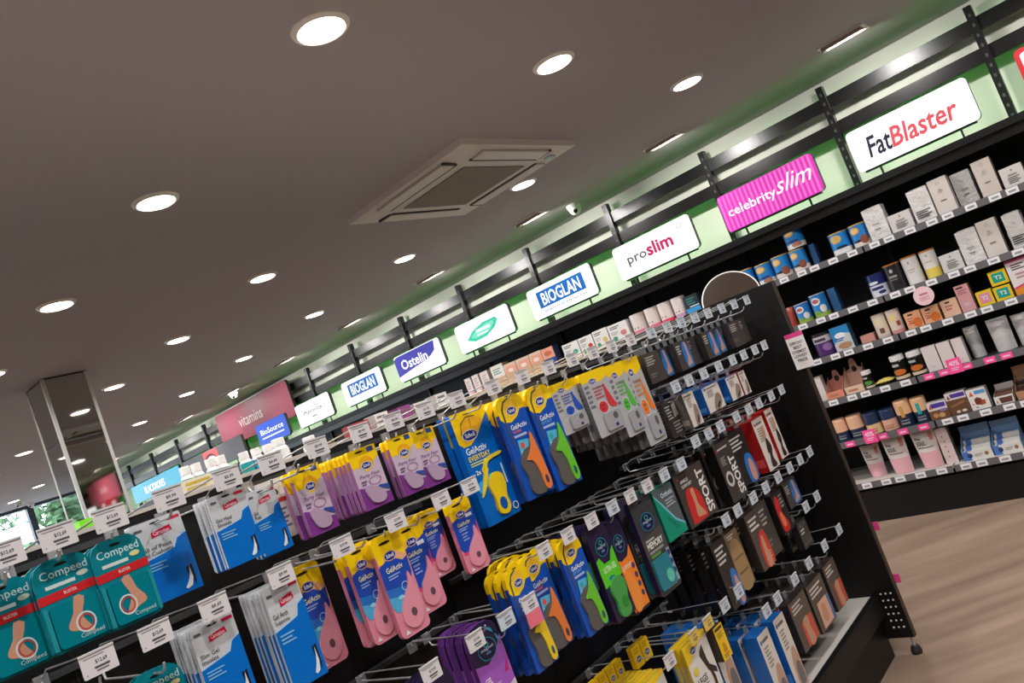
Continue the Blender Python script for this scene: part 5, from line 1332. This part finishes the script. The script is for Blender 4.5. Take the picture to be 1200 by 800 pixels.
# (row, hook y, price, paper) then its packs: kind, variant, y, front X, w, h, ztop, count, spacing, description
HB, HS = 'Ball of Foot', 'Gel Cushions'
P = [
 (('top', .366, '$12.69', 'white'), [('compeed', 0, .364, -1.450, .088, .142, 1.520, 2, .02, 'teal blister plaster pack cut by the left picture edge')]),
 (('top', .440, '$12.69', 'white'), [('compeed', 0, .441, -1.415, .088, .142, 1.524, 3, .02, 'teal blister plaster pack with toe picture, second from left')]),
 (('top', .520, '$12.69', 'white'), [('compeed', 1, .522, -1.405, .084, .142, 1.523, 3, .02, 'teal blister plaster pack with heel picture and yellow oval')]),
 (('top', .620, '$9.99', 'white'), [('carn', (HB, HS, 0, 1), .626, -1.480, .094, .145, 1.530, 2, .013, 'crinkled silver and blue gel cushion bag beside the teal packs')]),
 (('top', .731, '$5.99', 'white'), [('carn', ('Gel Heel', 'Shields', 0, 1), .728, -1.405, .074, .132, 1.530, 6, .011, 'silver and blue heel shield bag at the front of a fan')]),
 (('top', .825, '$4.49', 'white'), [('carn', ('Gel', 'Pads', 0, 1), .824, -1.455, .064, .128, 1.515, 3, .013, 'narrow silver and blue bag half hidden by heel shields')]),
 (('top', .893, '$5.99', None), [('white', 0, .890, -1.520, .066, .125, 1.525, 1, .02, 'white carton back with red band between bags')]),
 (('top', .932, '$9.99', 'white'), [('pf', 0, .930, -1.450, .070, .140, 1.526, 2, .028, 'yellow and lilac gel pad pack, lone one left of the long stack')]),
 (('top', 1.045, '$9.99', 'white'), [('pf', 0, 1.046, -1.405, .076, .130, 1.522, 12, .017, 'yellow and lilac gel pad pack at the front of the long stack')]),
 (('top', 1.140, '$9.99', 'white'), [('pf', 0, 1.150, -1.400, .074, .130, 1.518, 2, .02, 'yellow and lilac gel pad pack, left of a pair')]),
 (('top', 1.238, '$11.99', 'white'), [('pf', 0, 1.236, -1.420, .074, .132, 1.515, 1, .02, 'yellow and lilac gel pad pack, right of a pair')]),
 (('top', 1.345, '$24.99', 'white'), []),
 (('top', 1.480, '$24.99', 'white'), [('big', 0, 1.440, -1.470, .130, .292, 1.522, 2, .03, 'large blue everyday insole box with yellow insole')]),
 (('top', 1.600, '$24.99', 'white'), [('ga', ((240, 130, 60), (240, 120, 130), 'WORK'), 1.558, -1.425, .108, .275, 1.522, 5, .036, 'blue work insole pack with orange insole on the top row')]),
 (('top', 1.718, '$24.99', 'white'), [('ga', ((110, 200, 50), (120, 190, 240), 'SPORT'), 1.674, -1.420, .108, .287, 1.520, 5, .036, 'blue sport insole pack with green insole on the top row')]),
 (('top', 1.832, '$29.99', 'white'), [('ib', (50, 90, 190), 1.793, -1.425, .122, .147, 1.505, 8, .032, 'grey insole pack with blue sole picture and yellow header')]),
 (('top', 1.938, '$29.99', 'white'), [('ib', (216, 60, 70), 1.926, -1.408, .138, .195, 1.505, 8, .033, 'grey insole pack with red sole picture and yellow header')]),
 (('top', 2.042, '$29.99', 'white'), [('ib', (90, 190, 70), 2.048, -1.412, .104, .228, 1.502, 7, .033, 'grey insole pack with green sole picture and yellow header')]),
 (('top', 2.155, '$29.99', 'white'), [('ib', (240, 130, 50), 2.158, -1.425, .108, .283, 1.500, 7, .033, 'tall grey insole pack with orange sole picture and yellow header')]),
 # second row, nearest bay
 (('A2', .440, '$12.69', 'white'), []),
 (('A2', .530, '$12.69', 'white'), [('compeed', 1, .535, -1.45, .088, .142, 1.295, 2, .02, 'teal plaster pack with red band on the second row')]),
 (('A2', .634, '$8.69', 'white'), [('carn', ('Slim Gel', 'Insoles', 0, 1), .634, -1.415, .082, .150, 1.330, 8, .012, 'silver and blue slim gel bag at the front of a fan')]),
 (('A2', .769, '$9.99', 'white'), [('carn', ('Gel Arch', 'Supports', 1, 1), .768, -1.400, .074, .190, 1.340, 7, .013, 'tall silver and blue arch support bag at the front of a fan')]),
 (('A2', .911, '$19.99', 'white'), [('pink', 0, .908, -1.545, .074, .216, 1.335, 1, .02, 'pink gel insole pack half hidden behind the arch support bags')]),
 (('A2', .978, '$19.99', None), [('pink', 0, .978, -1.440, .068, .206, 1.338, 2, .03, 'pink gel insole pack with dark dot, left of the middle pair')]),
 (('A2', 1.055, '$19.99', 'white'), [('pink', 0, 1.032, -1.412, .080, .214, 1.334, 1, .03, 'pink gel insole pack in front of the middle pair')]),
 (('A2', 1.128, '$19.99', None), [('pink', 1, 1.130, -1.455, .076, .200, 1.330, 2, .03, 'pink gel insole pack with magenta edge, third of the row')]),
 (('A2', 1.192, '$19.99', 'white'), [('pink', 1, 1.205, -1.470, .070, .152, 1.335, 2, .03, 'short pink gel insole pack with magenta edge')]),
 (('A2', 1.288, '$19.99', 'white'), [('pink', 1, 1.272, -1.430, .076, .172, 1.333, 1, .03, 'lone pink gel insole pack below the everyday box')]),
 # third row, nearest bay
 (('A3', 1.010, '$17.49', 'white'), [('mag', 'navy', 1.040, -1.43, .100, .22, 1.030, 3, .02, 'navy and cyan insole pack at the bottom picture edge')]),
 (('A3', 1.147, '$17.49', 'white'), [('mag', 'purple', 1.202, -1.425, .100, .225, 1.060, 7, .016, 'purple gel insole pack at the front of a fan')]),
 (('A3', 1.252, '$17.49', 'blue'), []),
 (('A3', 1.339, '$17.49', 'white', True), [('ga', ((244, 206, 40), (240, 210, 60), 'EVERYDAY'), 1.352, -1.410, .084, .245, 1.130, 3, .03, 'narrow blue insole pack with yellow insole, lower row')]),
 # second bay
 (('B3', 1.447, '$24.99', 'white'), [('ga', ((240, 130, 60), (240, 120, 130), 'WORK'), 1.447, -1.440, .096, .245, 1.130, 4, .036, 'blue work insole pack with orange insole on the lower row'), ]),
 (('B3', 1.551, '$24.99', 'white'), [('ga', ((110, 200, 50), (120, 190, 240), 'SPORT'), 1.560, -1.405, .092, .245, 1.122, 4, .032, 'blue sport insole pack with green insole on the lower row')]),
 (('B3', 1.659, '$22.99', 'white'), [('mag', 'green', 1.672, -1.400, .090, .264, 1.122, 5, .030, 'bright green foot shaped ultra gel insole pack')]),
 (('B3', 1.764, '$22.99', 'blue'), [('mag', 'orange', 1.772, -1.420, .080, .262, 1.096, 3, .03, 'bright orange foot shaped insole pack')]),
 (('B3', 1.859, '$22.99', 'white'), [('mag', 'memory', 1.905, -1.400, .116, .280, 1.112, 3, .04, 'dark memory insole pack with turquoise insole')]),
 (('B3', 1.954, '$19.99', 'white'), [('teal', 0, 2.040, -1.410, .116, .155, 1.100, 3, .04, 'green and grey orthotic box beside the memory insoles')]),
 (('B3', 2.059, '$19.99', 'blue'), []),
 (('B3', 2.170, '$21.99', 'blue'), [('sup', 'ankle', 2.215, -1.415, .190, .172, 1.106, 4, .05, 'brown ankle support box with red foot picture and SPORT lettering')]),
 (('B4', 1.761, '$7.99', 'white'), [('legs', 0, 1.700, -1.42, .120, .17, .675, 8, .018, 'tan stocking pack with yellow header in a fan at the bottom edge')]),
 (('B4', 1.904, '$7.99', 'yellow'), [('legs', 1, 1.922, -1.405, .135, .19, .680, 3, .02, 'white stocking pack with black legs and yellow header')]),
 (('B4', 1.996, '$7.99', 'yellow'), []),
 (('B4', 2.111, '$19.99', 'blue'), [('duo', ((30, 104, 186), 'leg'), 2.100, -1.47, .080, .22, .640, 3, .06, 'blue sided support box behind the yellow stocking box')]),
 (('B4', 2.215, '$19.99', 'blue'), []),
]
FE = ['third', 'fourth', 'fifth', 'sixth', 'seventh']
# third bay, top row: small black foot supports
for i, (y, v, n) in enumerate(((2.288, 'plain', 3), (2.400, 'foot', 3), (2.500, 'foot', 3), (2.606, 'plain', 2), (2.712, 'foot', 3), (2.831, 'foot', 3), (2.943, 'plain', 3), (3.065, 'plain', 3))):
    P.append((('top', y, '$14.99', 'blue'), [('sup', v, y - .008, -1.425 - .03 * (i % 2), .098, .102, 1.494, n, .06,
             'small black support box on the top row, %s from the panel' % ['eighth', 'seventh', 'sixth', 'fifth', 'fourth', 'third', 'second', 'first'][i])]))
P += [
 (('C2', 2.309, '$24.99', 'blue'), [('bagdark', 0, 2.330, -1.45, .090, .125, 1.322, 4, .04, 'dark glossy support bag left of the blue sided cartons')]),
 (('C2', 2.405, '$24.99', 'blue'), [('duo', ((96, 90, 86), 'wrap'), 2.408, -1.435, .076, .118, 1.322, 2, .08, 'white and brown carton beside the dark bag')]),
 (('C2', 2.516, '$24.99', 'blue'), [('duo', ((30, 104, 186), 'wrap'), 2.572, -1.435, .128, .092, 1.310, 3, .075, 'blue sided white carton, left of three short ones')]),
 (('C2', 2.637, '$24.99', 'blue'), [('duo', ((30, 104, 186), 'wrap'), 2.748, -1.435, .098, .088, 1.305, 3, .075, 'blue sided white carton, middle of three short ones')]),
 (('C2', 2.757, '$24.99', 'blue'), [('duo', ((196, 60, 66), 'wrap'), 2.838, -1.435, .056, .090, 1.304, 3, .075, 'red sided white carton, right of three short ones')]),
 (('C2', 2.858, '$24.99', 'blue'), []), (('C2', 2.965, '$24.99', 'blue'), []), (('C2', 3.060, '$24.99', 'blue'), []),
 (('C3', 2.300, '$29.99', 'blue'), []),
 (('C3', 2.397, '$29.99', 'blue'), [('sup', 'sport', 2.478, -1.415, .122, .205, 1.120, 4, .05, 'brown support box with upright SPORT lettering and knee emblem')]),
 (('C3', 2.489, '$29.99', 'blue'), []),
 (('C3', 2.622, '$29.99', 'blue'), [('sup', 'blackblue', 2.612, -1.425, .140, .190, 1.122, 4, .05, 'black support box with blue picture beside the red cartons')]),
 (('C3', 2.732, '$29.99', 'blue'), []),
 (('C3', 2.826, '$34.99', 'blue'), [('duo', ((186, 36, 36), 'strap'), 2.815, -1.435, .098, .198, 1.118, 3, .075, 'red sided white carton with black strap, left of two')]),
 (('C3', 2.948, '$34.99', 'blue'), [('duo', ((186, 36, 36), 'strap'), 2.930, -1.435, .070, .196, 1.126, 3, .075, 'red sided white carton with black strap, right of two')]),
 (('C3', 3.056, '$34.99', 'blue'), []),
 (('C4', 2.300, '$26.99', 'blue'), [('sup', 'blackblue', 2.240, -1.420, .095, .215, .855, 5, .05, 'black support box with blue patch below the SPORT boxes')]),
 (('C4', 2.391, '$26.99', 'blue'), [('sup', 'tan', 2.372, -1.445, .100, .190, .838, 4, .05, 'tan back support box between black and brown boxes')]),
 (('C4', 2.521, '$26.99', 'blue'), [('sup', 'red', 2.505, -1.420, .105, .195, .855, 4, .05, 'brown support box with red leg picture on the fourth row')]),
 (('C4', 2.632, '$26.99', 'blue'), [('sup', 'plain', 2.625, -1.440, .100, .190, .850, 4, .05, 'plain dark support box right of the red leg picture')]),
 (('C4', 2.750, '$26.99', 'blue'), [('sup', 'redstrap', 2.735, -1.420, .090, .150, .850, 3, .05, 'black support box with red strap picture')]),
 (('C4', 2.868, '$26.99', 'blue'), [('sup', 'foot', 2.885, -1.430, .120, .098, .850, 3, .05, 'small support box with blue ankle picture near the panel')]),
 (('C4', 2.977, '$26.99', 'blue'), []), (('C4', 3.086, '$26.99', 'blue'), []),
 (('C5', 2.874, '$16.99', 'blue'), [('sup', 'mesh', 2.850, -1.425, .085, .100, .700, 3, .05, 'small grey mesh support box low near the panel')]),
 (('C5', 2.995, '$16.99', 'blue'), []),
 (('C6', 2.330, '$39.99', 'blue'), [('duo', ((30, 104, 186), 'leg'), 2.300, -1.435, .084, .245, .520, 3, .07, 'blue sided white leg support carton, left of two on the base shelf')]),
 (('C6', 2.425, '$39.99', 'blue'), [('duo', ((30, 104, 186), 'leg'), 2.428, -1.435, .084, .245, .515, 3, .07, 'blue sided white leg support carton, right of two on the base shelf')]),
 (('C6', 2.584, '$44.99', 'blue'), [('sup', 'knee', 2.592, -1.425, .148, .170, .510, 4, .05, 'brown knee support box with red picture over the base shelf')]),
 (('C6', 2.727, '$44.99', 'blue'), [('sup', 'kneeblue', 2.760, -1.425, .150, .172, .502, 4, .05, 'brown knee support box with skin and blue picture')]),
 (('C6', 2.899, '$44.99', 'blue'), [('sup', 'knee', 2.935, -1.430, .120, .172, .500, 4, .05, 'brown knee support box nearest the end panel')]),
 (('C6', 3.071, '$44.99', 'blue'), []),
]
ROWTXT = {'top': 'top', 'A2': 'second', 'A3': 'third', 'B3': 'middle bay upper', 'B4': 'middle bay lower', 'C2': 'far bay second', 'C3': 'far bay third', 'C4': 'far bay fourth', 'C5': 'far bay fifth', 'C6': 'far bay lowest'}
cnt = {}
for hk, pk in P:
    row, ht, price, paper = hk[:4]
    y = pk[0][2] if pk and abs(pk[0][2] - ht) < 0.06 else ht
    cnt[row] = cnt.get(row, 0) + 1
    zt = ROWS[row]
    zpeg = (pk[0][6] - 0.010) if pk else zt - 0.045
    if pk and pk[0][0] in ('sup', 'duo', 'teal'): zpeg += 0.030
    hook(y, zt, min(zpeg, zt - 0.010), price, 'wire peg hook %s, %s row, %s from the left' % ('with %s price ticket' % paper if paper else 'without ticket', ROWTXT[row], ORD[cnt[row] - 1]), paper, len(hk) > 4, ht - y)
    for p in pk: packs(*p)
# flat yellow packets standing on the lower hooks, and the yellow stocking box
for i in range(5):
    packs('yflat', 0, 1.575 + i * .040, -1.545, .036, .050, .715, 1, .02, 'small yellow packet, %s in the row of five behind the stocking fan' % ORD[i])
for i in range(2):
    packs('yflat', 0, 1.775 + i * .046, -1.50, .042, .060, .735, 1, .02, 'larger yellow packet above the stocking packs, %s of two' % ('left', 'right')[i])
packs('ybox', 0, 2.045, -1.415, .055, .100, .660, 1, .02, 'bright yellow stocking box with dark side hanging beside the blue cartons')

# ---- panel of the end bay, facing the wall aisle
ep = thing('end_panel', 'black end panel with perforated foot closing the gondola', 'panel', (-1.31, 3.205, 0))
MB().box(-0.92, 0.0, -0.012, 0.012, 0.07, 1.590, BLACK).obj('board', ep)
MB().box(-0.001, 0.004, -0.013, 0.013, 0.07, 1.591, M((58, 46, 40), rough=0.5)).obj('edge_band', ep)
for r in range(6):
    for c in range(3):
        MB().prism([(-0.022 - .020 * c + .0042 * math.cos(i * 1.0472), .115 + .028 * r + .0042 * math.sin(i * 1.0472)) for i in range(6)], -.0128, -.012, M((244, 240, 234), rough=.4)).obj('perforation_disc', ep)  # pale discs stand in for holes with the light floor behind
MB().lathe([(0.006, 0.03), (0.006, 0.072)], CHROME, 10, (-0.015, 0, 0)).obj('foot_stem', ep)
MB().lathe([(0, 0), (0.02, 0), (0.022, 0.012), (0.016, 0.03), (0, 0.032)], M((40, 36, 34), rough=.5), 14, (-0.015, 0, 0)).obj('foot', ep)
for z, w in ((0.51, 1), (0.288, 2)):
    t = MB().box(-0.03, 0.012, 0.05, 0.052, z - .018, z + .018, PINKT).obj('shelf_flag', ep)
    MB().box(-0.86, -0.16, 0.013, 0.30, z - .015, z, BLACKM).obj('end_shelf', ep)
MB().box(-0.90, -0.17, 0.013, 0.30, 0.0, 0.15, BLACK).obj('end_plinth', ep)
MB().box(-0.86, -0.12, 0.013, 0.26, 1.39, 1.405, BLACKM).obj('end_shelf', ep)

# round mirror standing on the end bay
mt = thing('round_mirror', 'round white rimmed mirror standing behind the end panel', 'mirror', (-1.575, 3.36, 1.405))
R = 0.132
def disc(r, z, n=40): return [(r * math.cos(2 * math.pi * i / n), r * math.sin(2 * math.pi * i / n)) for i in range(n)]
fm = MB().prism(disc(R, 0), -0.004, 0.012, M((232, 228, 222), rough=.35)).obj('rim', mt)
gm = MB().prism(disc(R - .006, 0), -0.0052, -0.0042, M((200, 192, 184), rough=.10, metal=1.0)).obj('glass', mt)
for o in (fm, gm):
    o.matrix_local = Matrix.Translation((0, 0, 0.185)) @ Matrix.Rotation(math.radians(26), 4, 'Z') @ Matrix.Rotation(math.radians(-24), 4, 'X')
MB().tube([(0, 0.015, 0.01), (0, 0.02, 0.19)], .006, WHITE).obj('stand', mt)
MB().lathe([(0, 0), (.06, 0), (.055, .012), (0, .014)], WHITE, 24).obj('base', mt)

# ---- stock on the rear top shelf, peeping over the gondola
def bottle(y, X, r, h, band, label):
    t = thing('pill_bottle', label, 'bottle', (X, y, 1.526), group='white bottles on the rear shelf')
    MB().lathe([(0, 0), (r, 0), (r, h * .72), (r * .72, h * .80), (r * .72, h * .82)], WHITE, 18).obj('bottle', t)
    MB().lathe([(r * .80, h * .81), (r * .80, h * .99), (r * .72, h), (0, h)], WHITE, 18).obj('cap', t)
    MB().lathe([(r + .0005, h * .25), (r + .0005, h * .70)], card(band), 18).obj('label', t)
for i in range(4):
    bottle(.925 + i * .034, -1.93 - .010 * (i % 2), .0155, .108, (30, 150, 150), 'slim white bottle with teal label on the rear shelf, %s of four' % ORD[i])
for i in range(3):
    bottle(1.085 + i * .036, -1.93, .016, .098, (70, 150, 180) if i % 2 else (30, 150, 150), 'slim white bottle with blue label on the rear shelf, %s of three' % ORD[i])
bottle(1.205, -1.95, .022, .106, (226, 226, 224), 'tall plain white pot on the rear shelf')
bottle(1.30, -1.95, .022, .085, (226, 226, 224), 'short plain white pot on the rear shelf')
for i, (y, w, hh, c, lab) in enumerate(((.905, .10, .070, (226, 216, 190), 'cream carton with yellow print on the rear shelf'), (1.40, .06, .074, (170, 56, 66), 'dark red carton on the rear shelf'), (1.48, .05, .080, (226, 222, 220), 'white carton on the rear shelf beside the dark red one'),
                                (1.57, .05, .078, (150, 70, 130), 'purple carton on the rear shelf'), (1.64, .06, .074, (226, 222, 220), 'white carton on the rear shelf beside the purple one'), (1.73, .05, .080, (214, 210, 208), 'grey white carton on the rear shelf'))):
    b = hbox(w, hh, .05, c, tuple(int(q * .85) for q in c), tab=False)
    a = Art(w, hh, -.025); a.lines(.15, .65, .8, .9, 2, (200, 170, 60) if i == 0 else (120, 110, 120)); b.append(('print', a.mesh()))
    emit_thing(b, 'product_carton', lab, 'carton', 'stock on the rear shelf', (-1.86, y, 1.5255), math.pi / 2)
lm = thing('lime_caddy', 'lime green plastic caddy on the rear shelf at the left', 'caddy', (-1.86, .648, 1.526))
LIME = M((130, 226, 30), rough=.35)
MB().box(-.05, .05, -.027, .027, 0, .004, LIME).obj('floor_plate', lm)
for q in ((-.05, .05, -.027, -.024), (-.05, .05, .024, .027), (-.05, -.047, -.024, .024), (.047, .05, -.024, .024)):
    MB().box(q[0], q[1], q[2], q[3], .004, .058, LIME).obj('side', lm)

# ---- unseen plain gondolas, added to cut light bounced from floor to ceiling
for gx, y0, y1, lab in ((-3.75, -3.2, 3.1, 'added unseen black gondola behind the peg gondola, absorbing floor bounce'), (1.75, -3.2, 3.1, 'added unseen black gondola across the aisle behind the camera, absorbing floor bounce'), (-7.6, -3.2, 3.1, 'added unseen black gondola beyond the mirrored column, absorbing floor bounce')):
    g = thing('added_gondola', lab, 'gondola', (gx, (y0 + y1) / 2, 0), group='added bounce absorbing gondolas')
    l = (y1 - y0) / 2
    MB().box(-0.03, 0.03, -l, l, 0.12, 1.48, BLACK).obj('back_panel', g)
    MB().box(-0.45, 0.45, -l, l, 0.0, 0.12, BLACK).obj('plinth', g)
    for s in (-1, 1):
        for z in (0.45, 0.80, 1.15):
            MB().box(min(s * .03, s * .40), max(s * .03, s * .40), -l, l, z - .02, z, SHELFM).obj('shelf', g)
